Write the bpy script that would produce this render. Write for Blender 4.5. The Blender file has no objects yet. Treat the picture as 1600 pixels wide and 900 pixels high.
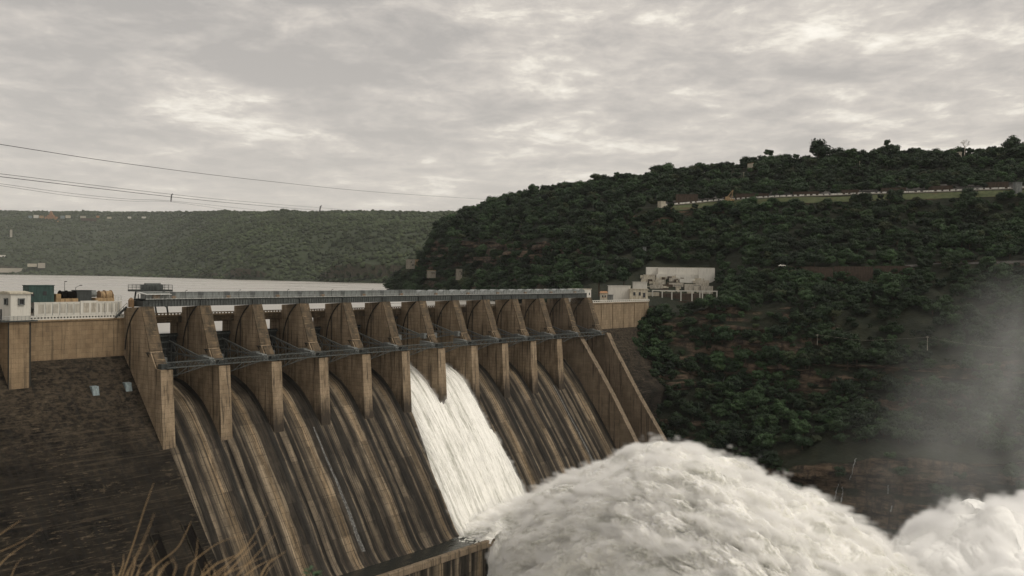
import bpy, bmesh, math, random
import numpy as np
from mathutils import Vector, Matrix, noise as mnoise

random.seed(11)
rng = np.random.default_rng(5)
SC = bpy.context.scene
COL = SC.collection

# ------------------------------------------------------------------ camera
FPX = 1500.0
PITCH, ROLL = -0.0131, 0.0101
cam_d = bpy.data.cameras.new('camera')
cam_d.sensor_width = 36.0
cam_d.lens = 36.0 * FPX / 1600.0
cam_d.clip_start = 0.1
cam_d.clip_end = 60000.0
cam = bpy.data.objects.new('camera', cam_d)
COL.objects.link(cam)
cam.matrix_world = Matrix.Rotation(math.pi / 2 + PITCH, 4, 'X') @ Matrix.Rotation(ROLL, 4, 'Z')
SC.camera = cam
cam_d.dof.use_dof = True
cam_d.dof.focus_distance = 400.0
cam_d.dof.aperture_fstop = 4.0

# ------------------------------------------------------------------ colour management
SC.view_settings.view_transform = 'Standard'
SC.view_settings.look = 'None'
SC.view_settings.gamma = 1.0
SC.view_settings.exposure = 0.08
SC.view_settings.use_curve_mapping = False
SC.cycles.volume_bounces = 4
SC.cycles.max_bounces = 7
SC.cycles.diffuse_bounces = 3
SC.cycles.glossy_bounces = 2
SC.cycles.transparent_max_bounces = 12
SC.cycles.volume_step_rate = 1.0
SC.cycles.volume_max_steps = 96
SC.cycles.use_denoising = True

SUN_EL, SUN_AZ = math.radians(48), math.radians(112)   # azimuth measured clockwise from +Y

# ------------------------------------------------------------------ node helper
class G:
    def __init__(self, nt):
        self.nt = nt
        nt.nodes.clear()
    def n(self, typ, props=None, **ins):
        nd = self.nt.nodes.new(typ)
        for k, v in (props or {}).items():
            setattr(nd, k, v)
        for k, v in ins.items():
            self.set(nd, int(k[1:]) if k[0] == 'i' and k[1:].isdigit() else k.replace('_', ' '), v)
        return nd
    def set(self, nd, key, v):
        s = nd.inputs[key]
        if isinstance(v, bpy.types.NodeSocket):
            self.nt.links.new(v, s)
        elif isinstance(v, bpy.types.Node):
            self.nt.links.new(v.outputs[0], s)
        else:
            s.default_value = v
    def m(self, op, a, b=0.0, c=None, clamp=False):
        nd = self.n('ShaderNodeMath', {'operation': op, 'use_clamp': clamp}, i0=a, i1=b)
        if c is not None: self.set(nd, 2, c)
        return nd.outputs[0]
    def vm(self, op, a, b=(0, 0, 0)):
        return self.n('ShaderNodeVectorMath', {'operation': op}, i0=a, i1=b)
    def noise(self, vec, scale, detail=4.0, rough=0.55, dist=0.0, dim='3D'):
        return self.n('ShaderNodeTexNoise', {'noise_dimensions': dim}, Vector=vec, Scale=scale, Detail=detail, Roughness=rough, Distortion=dist).outputs[0]
    def ramp(self, fac, stops, interp='LINEAR'):
        nd = self.n('ShaderNodeValToRGB', None, Fac=fac)
        cr = nd.color_ramp
        cr.interpolation = interp
        while len(cr.elements) < len(stops): cr.elements.new(0.5)
        for e, (p, c) in zip(cr.elements, stops):
            e.position = p
            e.color = (c, c, c, 1) if isinstance(c, (int, float)) else (*c, 1)
        return nd.outputs[0]
    def mix(self, fac, a, b, blend='MIX'):
        nd = self.nt.nodes.new('ShaderNodeMix')
        nd.data_type = 'RGBA'; nd.blend_type = blend
        for k, v in ((0, fac), (6, a), (7, b)):
            if isinstance(v, tuple) and len(v) == 3: v = (*v, 1)
            self.set(nd, k, v)
        return nd.outputs[2]
    def sep(self, v):
        return self.n('ShaderNodeSeparateXYZ', None, Vector=v).outputs
    def comb(self, x, y, z):
        return self.n('ShaderNodeCombineXYZ', None, X=x, Y=y, Z=z).outputs[0]
    def mul(self, v, s):
        return self.vm('MULTIPLY', v, s).outputs[0]

def material(name, color, rough=0.85, fn=None, spec=0.3, metal=0.0, bump=None):
    m = bpy.data.materials.new(name)
    m.use_nodes = True
    g = G(m.node_tree)
    out = g.n('ShaderNodeOutputMaterial')
    bs = g.n('ShaderNodeBsdfPrincipled', None, Roughness=rough, Metallic=metal)
    bs.inputs['Specular IOR Level'].default_value = spec
    bs.inputs['Base Color'].default_value = (*color, 1)
    g.nt.links.new(bs.outputs[0], out.inputs[0])
    if fn is None:
        # a little uneven weathering so no surface is perfectly flat
        co = g.n('ShaderNodeTexCoord').outputs['Object']
        nz = g.noise(co, 0.7, 5.0, 0.65)
        st = g.noise(g.mul(co, (1.5, 1.5, 0.15)), 1.6, 4.0, 0.6)
        f = g.m('MULTIPLY', g.ramp(nz, [(0.3, 0.7), (0.7, 1.15)]), g.ramp(st, [(0.35, 0.6), (0.6, 1.1)]))
        cc = g.mix(1.0, (*color, 1), g.n('ShaderNodeCombineColor', None, Red=f, Green=f, Blue=f).outputs[0], 'MULTIPLY')
        g.set(bs, 'Base Color', cc)
    else:
        r = fn(g, bs)
        if r is not None: g.set(bs, 'Base Color', r)
    return m

# ------------------------------------------------------------------ world: Nishita sky under a nearly closed cloud deck
world = bpy.data.worlds.new('World')
SC.world = world
world.use_nodes = True
def build_world():
    g = G(world.node_tree)
    out = g.n('ShaderNodeOutputWorld')
    sky = g.n('ShaderNodeTexSky', {'sky_type': 'NISHITA', 'sun_disc': False, 'sun_elevation': SUN_EL, 'sun_rotation': SUN_AZ})
    d = g.n('ShaderNodeTexCoord').outputs['Generated']
    x, y, z = g.sep(d)
    zc = g.m('ADD', g.m('MAXIMUM', z, 0.0), 0.13)
    px, py = g.m('DIVIDE', x, zc), g.m('DIVIDE', y, zc)
    P = g.comb(px, py, 0.0)
    Pw = g.comb(px, g.m('MULTIPLY', py, 1.0), g.m('MULTIPLY', z, 2.0))
    big = g.noise(Pw, 0.8, 3.0, 0.5, 0.3)
    med = g.noise(g.vm('ADD', Pw, (3.1, 7.7, 0)).outputs[0], 2.6, 6.0, 0.58, 0.35)
    fin = g.noise(g.mul(Pw, (1.0, 0.8, 1)), 8.5, 8.0, 0.62, 0.3)
    f = g.m('ADD', g.m('ADD', g.m('MULTIPLY', big, 0.34), g.m('MULTIPLY', med, 0.42)), g.m('MULTIPLY', fin, 0.25))
    def lobe(vx, vy, vz, wdt):
        v = Vector((vx, vy, vz)).normalized()
        dt = g.vm('DOT_PRODUCT', g.vm('NORMALIZE', d).outputs[0], tuple(v)).outputs['Value']
        return g.m('POWER', g.m('MAXIMUM', dt, 0.0), wdt)
    # the deck is thinner in two places, where the sun behind it shows through the gaps
    L = g.m('ADD', g.m('MULTIPLY', lobe(0.07, 1, 0.25, 110), 0.050), g.m('MULTIPLY', lobe(0.33, 1, 0.245, 140), 0.048))
    L = g.m('ADD', L, g.m('MULTIPLY', lobe(-0.12, 1, 0.17, 60), 0.016))
    L = g.m('ADD', L, g.m('MULTIPLY', lobe(-0.42, 1, 0.25, 34), -0.050))
    f2 = g.m('ADD', g.m('MULTIPLY', g.m('SUBTRACT', g.m('ADD', f, L), .53), 1.18), .538)
    cl = g.ramp(f2, [(0.435, (4.5, 4.2, 3.87)), (0.49, (5.2, 4.82, 4.4)), (0.535, (6.0, 5.52, 4.98)), (0.575, (6.9, 6.35, 5.65)), (0.61, (8.6, 8.0, 7.0)), (0.66, (10.5, 9.9, 8.8))])
    hz = g.ramp(z, [(0.0, 1.0), (0.07, 0.85), (0.15, 0.35), (0.26, 0.0)])
    cl2 = g.mix(g.m('MULTIPLY', hz, 0.70), cl, (6.8, 6.22, 5.6))
    # overhead, above the picture, the deck is brighter
    zen = g.ramp(z, [(0.24, 1.0), (0.34, 1.0), (0.9, 1.55)])
    cl3 = g.mix(1.0, cl2, g.n('ShaderNodeCombineColor', None, Red=zen, Green=zen, Blue=zen).outputs[0], 'MULTIPLY')
    col = g.mix(0.93, sky.outputs[0], cl3)
    bg = g.n('ShaderNodeBackground', None, Color=col, Strength=0.10)
    g.nt.links.new(bg.outputs[0], out.inputs[0])
build_world()

sun_d = bpy.data.lights.new('sun', 'SUN')
sun_d.energy = 1.5
sun_d.angle = math.radians(22)
sun_d.color = (1.0, 0.93, 0.82)
sun = bpy.data.objects.new('sun', sun_d)
COL.objects.link(sun)
sv = Vector((math.cos(SUN_EL) * math.sin(SUN_AZ), math.cos(SUN_EL) * math.cos(SUN_AZ), math.sin(SUN_EL)))
sun.rotation_euler = sv.to_track_quat('Z', 'Y').to_euler()

# ------------------------------------------------------------------ survey frame: u along the dam, v downstream, z up (0 = eye level)
TH = 0.6694
SN, CS = math.sin(TH), math.cos(TH)
OX, OY = -124.155, 321.143
PHI = math.atan2(CS, SN)
BAY = 22.2
PW = 4.5
WATER_Z = -22.5
GORGE_Z = -150.0
def W(u, v, z): return Vector((OX + SN * u + CS * v, OY + CS * u - SN * v, z))
def UV(x, y): return ((x - OX) * SN + (y - OY) * CS, (x - OX) * CS - (y - OY) * SN)
_fw = Vector((0, math.cos(PITCH), math.sin(PITCH))); _ri = Vector((1, 0, 0)); _up = _ri.cross(_fw)
_R2 = math.cos(ROLL) * _ri + math.sin(ROLL) * _up
_U2 = -math.sin(ROLL) * _ri + math.cos(ROLL) * _up
def ray(x, y): return _fw + _R2 * ((x - 800) / FPX) - _U2 * ((y - 450) / FPX)
def at(x, y, Y):
    d = ray(x, y)
    return d * (Y / d.y)
def atz(x, y, z):
    d = ray(x, y)
    return d * (z / d.z)

# ------------------------------------------------------------------ object helpers
def tag(o, label=None, cat=None, group=None, kind=None):
    if label: o['label'] = label
    if cat: o['category'] = cat
    if group: o['group'] = group
    if kind: o['kind'] = kind
    return o
def empty(name, loc=(0, 0, 0), rz=0.0):
    o = bpy.data.objects.new(name, None)
    COL.objects.link(o)
    o.location = loc
    o.rotation_euler = (0, 0, rz)
    o.empty_display_size = 1.0
    return o
class MB:
    """collects shapes; y input is the dam's v when flip is on (local y = -v)"""
    def __init__(self, flip=True):
        self.v = []; self.f = []; self.s = -1.0 if flip else 1.0
    def add(self, vs, fs):
        b = len(self.v)
        self.v += [(p[0], self.s * p[1], p[2]) for p in vs]
        self.f += [tuple(b + i for i in f) for f in fs]
        return self
    def box(self, x0, x1, y0, y1, z0, z1):
        vs = [(x, y, z) for x in (x0, x1) for y in (y0, y1) for z in (z0, z1)]
        return self.add(vs, [(0, 1, 3, 2), (4, 6, 7, 5), (0, 4, 5, 1), (2, 3, 7, 6), (0, 2, 6, 4), (1, 5, 7, 3)])
    def prism(self, prof, x0, x1, sub=1):
        n = len(prof)
        vs = []
        for k in range(sub + 1):
            x = x0 + (x1 - x0) * k / sub
            vs += [(x, p[0], p[1]) for p in prof]
        fs = [tuple(range(n)), tuple(range(sub * n, sub * n + n))]
        for k in range(sub):
            for i in range(n):
                j = (i + 1) % n
                fs.append((k * n + i, k * n + j, (k + 1) * n + j, (k + 1) * n + i))
        return self.add(vs, fs)
    def bar(self, a, b, w=0.2, h=None):
        a, b = Vector(a), Vector(b)
        h = w if h is None else h
        d = (b - a)
        if d.length < 1e-6: return self
        d.normalize()
        up = Vector((0, 0, 1)) if abs(d.z) < 0.95 else Vector((0, 1, 0))
        s = d.cross(up).normalized() * (w / 2); t = s.cross(d).normalized() * (h / 2)
        vs = [p + i * s + j * t for p in (a, b) for i, j in ((-1, -1), (1, -1), (1, 1), (-1, 1))]
        return self.add([tuple(q) for q in vs], [(0, 1, 2, 3), (4, 7, 6, 5), (0, 4, 5, 1), (1, 5, 6, 2), (2, 6, 7, 3), (3, 7, 4, 0)])
    def cyl(self, a, b, r, n=12, r2=None):
        a, b = Vector(a), Vector(b)
        r2 = r if r2 is None else r2
        d = (b - a).normalized()
        up = Vector((0, 0, 1)) if abs(d.z) < 0.95 else Vector((0, 1, 0))
        s = d.cross(up).normalized(); t = s.cross(d).normalized()
        vs = []
        for p, rr in ((a, r), (b, r2)):
            for k in range(n):
                an = 2 * math.pi * k / n
                vs.append(tuple(p + rr * (math.cos(an) * s + math.sin(an) * t)))
        fs = [tuple(range(n)), tuple(range(n, 2 * n))] + [(k, (k + 1) % n, n + (k + 1) % n, n + k) for k in range(n)]
        return self.add(vs, fs)
    def build(self, name, mat, parent=None, loc=None, rz=0.0, smooth=False, bevel=0.0):
        me = bpy.data.meshes.new(name)
        me.from_pydata(self.v, [], self.f)
        bm = bmesh.new(); bm.from_mesh(me)
        bmesh.ops.recalc_face_normals(bm, faces=bm.faces)
        bm.to_mesh(me); bm.free()
        if smooth:
            for p in me.polygons: p.use_smooth = True
        me.materials.append(mat)
        o = bpy.data.objects.new(name, me)
        COL.objects.link(o)
        if parent is not None: o.parent = parent
        if loc is not None:
            o.location = loc
            o.rotation_euler = (0, 0, rz)
        if bevel:
            b = o.modifiers.new('bevel', 'BEVEL'); b.width = bevel; b.segments = 1
        return o
def children(o): return [c for c in bpy.data.objects if c.parent == o]
def copy_tree(o, kids, loc=None, rz=None):
    """kids: list of (part, [sub-parts])"""
    r = o.copy(); COL.objects.link(r)
    if loc is not None: r.location = loc
    if rz is not None: r.rotation_euler = (0, 0, rz)
    for ch, subs in kids:
        c = ch.copy(); COL.objects.link(c); c.parent = r
        for s in subs:
            q = s.copy(); COL.objects.link(q); q.parent = c
    return r
def grid_mesh(name, P, mat, smooth=True, closed_u=False):
    """P: (n, m, 3) array"""
    n, m = P.shape[:2]
    idx = np.arange(n * m).reshape(n, m)
    a, b, c, d = idx[:-1, :-1], idx[:-1, 1:], idx[1:, 1:], idx[1:, :-1]
    F = np.stack([a, d, c, b], -1).reshape(-1, 4)
    if closed_u:
        a, b, c, d = idx[:-1, -1], idx[:-1, 0], idx[1:, 0], idx[1:, -1]
        F = np.vstack([F, np.stack([a, d, c, b], -1).reshape(-1, 4)])
    me = bpy.data.meshes.new(name)
    me.vertices.add(n * m); me.vertices.foreach_set('co', P.reshape(-1).astype(np.float32))
    me.loops.add(F.size); me.loops.foreach_set('vertex_index', F.reshape(-1).astype(np.int32))
    me.polygons.add(len(F)); me.polygons.foreach_set('loop_start', np.arange(0, F.size, 4, dtype=np.int32))
    me.polygons.foreach_set('use_smooth', np.full(len(F), smooth))
    me.update(calc_edges=True); me.validate()
    me.materials.append(mat)
    o = bpy.data.objects.new(name, me); COL.objects.link(o)
    return o
# vectorised value noise (numpy)
_perm = rng.permutation(4096)
_val = rng.random(4096)
def vnoise(x, y, z=0.0):
    x, y = np.asarray(x, float), np.asarray(y, float)
    z = np.zeros_like(x) + z
    xi, yi, zi = np.floor(x).astype(int), np.floor(y).astype(int), np.floor(z).astype(int)
    xf, yf, zf = x - xi, y - yi, z - zi
    sx, sy, sz = [t * t * t * (t * (t * 6 - 15) + 10) for t in (xf, yf, zf)]
    def h(i, j, k): return _val[_perm[(_perm[(_perm[i & 4095] + j) & 4095] + k) & 4095]]
    def L(a, b, t): return a + (b - a) * t
    c00 = L(h(xi, yi, zi), h(xi + 1, yi, zi), sx); c10 = L(h(xi, yi + 1, zi), h(xi + 1, yi + 1, zi), sx)
    c01 = L(h(xi, yi, zi + 1), h(xi + 1, yi, zi + 1), sx); c11 = L(h(xi, yi + 1, zi + 1), h(xi + 1, yi + 1, zi + 1), sx)
    return L(L(c00, c10, sy), L(c01, c11, sy), sz) * 2 - 1
def fbm(x, y, z=0.0, o=4, g=0.5):
    s = 0; a = 1.0; f = 1.0
    for k in range(o):
        s = s + a * vnoise(np.asarray(x) * f + 17.3 * k, np.asarray(y) * f + 9.1 * k, np.asarray(z) * f + 5.7 * k)
        a *= g; f *= 2.03
    return s

# ------------------------------------------------------------------ materials
def grey(g, f): return g.n('ShaderNodeCombineColor', None, Red=f, Green=f, Blue=f).outputs[0]
def seeded(g, co, amt=37.0):
    r = g.n('ShaderNodeObjectInfo').outputs['Random']
    o = g.m('MULTIPLY', r, amt)
    return g.vm('ADD', co, g.comb(o, g.m('MULTIPLY', o, 1.7), 0.0)).outputs[0], r
def linef(g, c, period, width, off=0.0):
    """1 on thin lines every `period` metres"""
    t = g.m('FRACT', g.m('DIVIDE', g.m('ADD', c, off + 4000.0 * period), period))
    return g.m('LESS_THAN', t, width / period)
def formwork(base_a, base_b, algae=None, lines=0.6, streak=0.75):
    def fn(g, bs):
        co = g.n('ShaderNodeTexCoord').outputs['Object']
        x, y, z = g.sep(co)
        sc, r = seeded(g, co)
        tone = g.noise(g.mul(sc, (0.25, 0.25, 0.10)), 1.0, 5.0, 0.6)
        c = g.mix(g.ramp(tone, [(0.35, 0), (0.65, 1)]), base_a, base_b)
        # each lift of each shutter panel a slightly different tone
        pan = g.comb(g.m('FLOOR', g.m('DIVIDE', x, 1.5)), g.m('FLOOR', g.m('DIVIDE', y, 3.0)), g.m('FLOOR', g.m('DIVIDE', z, 1.5)))
        wn = g.n('ShaderNodeTexWhiteNoise', None, Vector=pan).outputs[0]
        c = g.mix(1.0, c, grey(g, g.m('ADD', g.m('MULTIPLY', wn, 0.22), 0.89)), 'MULTIPLY')
        fine = g.noise(co, 2.5, 4.0, 0.7)
        c = g.mix(1.0, c, grey(g, g.ramp(fine, [(0.3, 0.82), (0.7, 1.12)])), 'MULTIPLY')
        # rain streaks
        st = g.noise(g.mul(sc, (0.9, 0.9, 0.045)), 1.0, 5.0, 0.62)
        st2 = g.noise(g.mul(sc, (2.6, 2.6, 0.09)), 1.0, 3.0, 0.6)
        c = g.mix(g.m('MULTIPLY', g.ramp(st, [(0.53, 0), (0.63, 1)]), streak), c, (0.035, 0.028, 0.02))
        c = g.mix(g.m('MULTIPLY', g.ramp(st2, [(0.58, 0), (0.68, 1)]), streak * 0.55), c, (0.05, 0.038, 0.026))
        # joints of the shuttering, broken where the face has weathered
        br = g.ramp(g.noise(sc, 0.8, 3.0, 0.6), [(0.38, 0.25), (0.6, 1.0)])
        l = g.m('MAXIMUM', linef(g, z, 1.5, 0.13), g.m('MULTIPLY', g.m('MAXIMUM', linef(g, y, 3.0, 0.12), linef(g, x, 1.5, 0.10, 0.7)), 0.7))
        c = g.mix(g.m('MULTIPLY', g.m('MULTIPLY', l, br), lines), c, (0.03, 0.024, 0.018))
        if algae:
            z0, z1 = algae
            e = g.noise(g.mul(sc, (0.35, 0.35, 0.08)), 1.0, 4.0, 0.6)
            zz = g.m('ADD', z, g.m('MULTIPLY', g.m('SUBTRACT', e, 0.5), 16.0))
            f = g.n('ShaderNodeMapRange', {'clamp': True}, Value=zz, i1=z1, i2=z0, i3=0.0, i4=1.0).outputs[0]
            c = g.mix(g.m('MULTIPLY', f, 0.9), c, (0.022, 0.018, 0.014))
        bmp = g.n('ShaderNodeBump', None, Strength=0.35, Distance=0.08, Height=g.m('SUBTRACT', fine, l))
        g.set(bs, 'Normal', bmp.outputs[0])
        return c
    return fn
M = {}
TAN_A, TAN_B = (0.185, 0.138, 0.088), (0.315, 0.242, 0.162)
M['pier'] = material('pier_concrete', TAN_A, 0.9, formwork(TAN_A, TAN_B, (-54.5, -47.0)))
M['pier_clean'] = material('dry_pier_concrete', TAN_A, 0.9, formwork(TAN_A, TAN_B, (-63.0, -56.0)))
M['wall'] = material('wall_concrete', TAN_A, 0.9, formwork((0.185, 0.131, 0.078), (0.25, 0.183, 0.112), None, 0.45, 0.5))
M['wallr'] = material('right_wall_concrete', TAN_A, 0.9, formwork((0.20, 0.150, 0.096), (0.27, 0.205, 0.132), None, 0.45, 0.45))
M['training'] = material('training_wall_concrete', TAN_A, 0.9, formwork((0.145, 0.111, 0.074), (0.21, 0.162, 0.112), None, 0.4, 0.75))

def chute_fn(g, bs):
    co = g.n('ShaderNodeTexCoord').outputs['Object']
    x, y, z = g.sep(co)
    sc, r = seeded(g, co, 53.0)
    wob = g.noise(g.mul(sc, (0.45, 0.035, 0.035)), 1.0, 5.0, 0.62)
    inner = g.ramp(g.m('DIVIDE', x, BAY), [(.12, 0.0), (.3, 1.0), (.62, 1.0), (.8, 0.0)])
    xs = g.m('ADD', g.m('ADD', x, g.m('MULTIPLY', g.m('SUBTRACT', wob, 0.5), 4.6)), g.m('MULTIPLY', g.m('MULTIPLY', g.m('SUBTRACT', r, .5), 6.0), inner))
    f = g.m('DIVIDE', xs, BAY + 2.0)
    D, T, Md, K = (0.030, 0.025, 0.019), (0.18, 0.145, 0.102), (0.076, 0.061, 0.044), (0.013, 0.012, 0.010)
    c = g.ramp(f, [(0.0, Md), (0.10, T), (0.135, K), (0.235, D), (0.26, T), (0.30, Md), (0.345, K), (0.40, Md), (0.445, T), (0.56, (0.21, 0.155, 0.095)),
                   (0.63, T), (0.655, D), (0.70, Md), (0.735, K), (0.80, (0.032, 0.030, 0.026)), (0.835, T), (0.86, D), (0.90, K), (0.985, K)])
    # long flow streaks
    s1 = g.noise(g.mul(sc, (1.6, 0.018, 0.018)), 1.0, 5.0, 0.65)
    s2 = g.noise(g.mul(sc, (5.5, 0.05, 0.05)), 1.0, 3.0, 0.6)
    c = g.mix(g.ramp(s1, [(0.46, 0), (0.60, 0.85)]), c, (0.026, 0.022, 0.017))
    c = g.mix(1.0, c, grey(g, g.ramp(s2, [(0.3, 0.62), (0.62, 1.25)])), 'MULTIPLY')
    # pours that weathered differently: blocks across the flow
    jx = g.m('MULTIPLY', g.m('SUBTRACT', g.noise(g.mul(sc, (1.2, .25, .25)), 1.0, 4.0, .6), .5), 5.0)
    blk = g.comb(g.m('FLOOR', g.m('DIVIDE', g.m('ADD', g.m('ADD', x, jx), g.m('MULTIPLY', r, 9.0)), 3.7)), g.m('FLOOR', g.m('DIVIDE', g.m('ADD', z, g.m('MULTIPLY', r, 60.0)), 13.0)), g.m('MULTIPLY', r, 50.0))
    wn = g.n('ShaderNodeTexWhiteNoise', None, Vector=blk).outputs[0]
    c = g.mix(1.0, c, grey(g, g.m('ADD', g.m('MULTIPLY', wn, 0.70), 0.55)), 'MULTIPLY')
    pz = g.noise(g.mul(sc, (0.35, 0.12, 0.12)), 1.0, 5.0, 0.7)
    c = g.mix(1.0, c, grey(g, g.ramp(pz, [(0.32, 0.5), (0.62, 1.2)])), 'MULTIPLY')
    l = g.m('MAXIMUM', linef(g, z, 2.3, 0.16), g.m('MULTIPLY', linef(g, x, 3.7, 0.10), 0.8))
    c = g.mix(g.m('MULTIPLY', l, g.ramp(g.noise(sc, 0.5, 3.0), [(0.4, 0.1), (0.62, 0.7)])), c, (0.022, 0.018, 0.014))
    g.set(bs, 'Roughness', g.ramp(s1, [(0.4, 0.9), (0.62, 0.6)]))
    bs.inputs['Specular IOR Level'].default_value = .15
    b = g.n('ShaderNodeBump', None, Strength=0.4, Distance=0.15, Height=g.m('ADD', s2, g.m('MULTIPLY', pz, 1.0)))
    g.set(bs, 'Normal', b.outputs[0])
    return c
M['chute'] = material('chute_concrete', (0.1, 0.08, 0.05), 0.8, chute_fn)

def dark_face(g, bs):
    co = g.n('ShaderNodeTexCoord').outputs['Object']
    x, y, z = g.sep(co)
    a = g.noise(g.mul(co, (0.10, 0.10, 0.16)), 1.0, 6.0, 0.65)
    b = g.noise(g.mul(co, (0.28, 0.9, 1.4)), 1.0, 6.0, 0.72, 0.3)
    d = g.noise(g.mul(co, (0.9, 0.06, 0.06)), 1.0, 5.0, 0.65)
    c = g.mix(g.ramp(a, [(0.38, 0), (0.62, 1)]), (0.006, 0.0055, 0.0048), (0.025, 0.021, 0.0155))
    where = g.ramp(g.noise(g.mul(co, (.045, .06, .08)), 1.0, 4.0, .6), [(.42, .12), (.62, 1.0)])
    c = g.mix(g.m('MULTIPLY', where, g.ramp(b, [(0.54, 0), (0.66, 0.85)])), c, (0.120, 0.094, 0.064))
    c = g.mix(g.ramp(d, [(0.50, 0), (0.62, 0.8)]), c, (0.016, 0.015, 0.013))
    # courses of the lifts and the contraction joints between the blocks
    st = g.noise(g.mul(co, (0.05, 0.05, 2.2)), 1.0, 4.0, 0.6)
    c = g.mix(g.ramp(st, [(0.55, 0), (0.66, 0.45)]), c, (0.070, 0.056, 0.040))
    up_ = g.n('ShaderNodeMapRange', {'clamp': True}, Value=g.m('ADD', z, g.m('MULTIPLY', a, 30.0)), i1=-48.0, i2=-28.0, i3=0.0, i4=.55).outputs[0]
    c = g.mix(g.m('MULTIPLY', up_, g.ramp(g.noise(g.mul(co, (.5, .05, .9)), 1.0, 5.0, .7), [(.42, 0), (.6, 1)])), c, (.085, .066, .045))
    l = g.m('MULTIPLY', linef(g, z, 1.5, 0.15), g.ramp(g.noise(co, 0.35, 3.0), [(0.4, 0.0), (0.6, 0.8)]))
    c = g.mix(l, c, (0.012, 0.011, 0.010))
    bp = g.n('ShaderNodeBump', None, Strength=0.8, Distance=0.6, Height=b)
    g.set(bs, 'Normal', bp.outputs[0])
    return c
M['dark'] = material('weathered_face', (0.05, 0.04, 0.03), 0.95, dark_face, 0.1)
def nose_fn(g, bs):
    co = g.n('ShaderNodeTexCoord').outputs['Object']
    sc, r = seeded(g, co)
    a = g.noise(g.mul(sc, (0.5, 0.5, 0.16)), 1.0, 6.0, 0.7)
    c = g.mix(g.ramp(a, [(0.4, 0), (0.62, 1)]), (0.050, 0.040, 0.027), (0.125, 0.090, 0.055))
    x, y, z = g.sep(co)
    b = g.noise(g.mul(sc, (0.25, 0.25, 2.6)), 1.0, 3.0, 0.6)
    c = g.mix(g.ramp(b, [(0.60, 0), (0.70, 0.8)]), c, (0.27, 0.20, 0.12))
    return g.mix(g.m('MULTIPLY', linef(g, z, 3.0, 0.14), 0.7), c, (0.02, 0.017, 0.013))
M['nose'] = material('pier_top_slope', (0.08, 0.06, 0.04), 0.9, nose_fn)
M['steel'] = material('grey_painted_steel', (0.080, 0.088, 0.084), 0.6, None, 0.3)
M['steel_l'] = material('light_grey_steel', (0.16, 0.17, 0.163), 0.6, None, 0.3)
M['steel_d'] = material('dark_steel', (0.035, 0.040, 0.038), 0.6, None, 0.4)
M['hood'] = material('hood_sheet_metal', (0.21, 0.228, 0.22), 0.45, None, 0.5)
M['rail'] = material('pale_railing_paint', (0.42, 0.43, 0.41), 0.6)
def paint_fn(col):
    def fn(g, bs):
        co = g.n('ShaderNodeTexCoord').outputs['Object']
        a = g.noise(g.mul(co, (1, 1, .25)), .9, 5.0, .65); b = g.noise(g.mul(co, (2.5, 2.5, .12)), 1.0, 4.0, .6)
        c = g.mix(g.ramp(a, [(.5, 0), (.75, .5)]), col, tuple(x * .55 for x in col))
        return g.mix(g.ramp(b, [(.60, 0), (.72, .45)]), c, (.12, .085, .05))
    return fn
M['white'] = material('white_paint', (0.52, 0.505, 0.455), 0.7, paint_fn((0.52, 0.505, 0.455)))
M['creamw'] = material('cream_wall', (0.47, 0.43, 0.34), 0.8)
M['stained'] = material('stained_white_wall', (0.40, 0.37, 0.31), 0.85)
M['parapet'] = material('white_washed_blocks', (0.72, 0.70, 0.64), .8)
M['dull'] = material('grey_cream_wall', (0.20, 0.185, 0.150), .9)
M['orange'] = material('rusty_orange_paint', (0.22, 0.14, 0.075), 0.7)
M['tan'] = material('tan_paint', (0.31, 0.215, 0.115), 0.7)
M['green'] = material('dark_green_paint', (0.030, 0.062, 0.055), 0.6)
M['glass'] = material('dark_window', (0.02, 0.022, 0.024), 0.15, None, 0.5)
M['black'] = material('rubber_and_shade_black', (0.008, 0.007, 0.006), 0.9, None, 0.05)
M['terracotta'] = material('orange_wall', (0.34, 0.19, 0.10), 0.8)
M['pipe'] = material('pipe_and_shade_arc', (0.022, 0.022, 0.018), 0.7)
M['blue'] = material('pale_blue_sheet', (0.20, 0.245, 0.255), 0.7)
M['brick'] = material('brown_masonry', (0.070, 0.052, 0.038), 0.9)
M['road'] = material('deck_asphalt', (0.09, 0.085, 0.078), 0.9)

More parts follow.
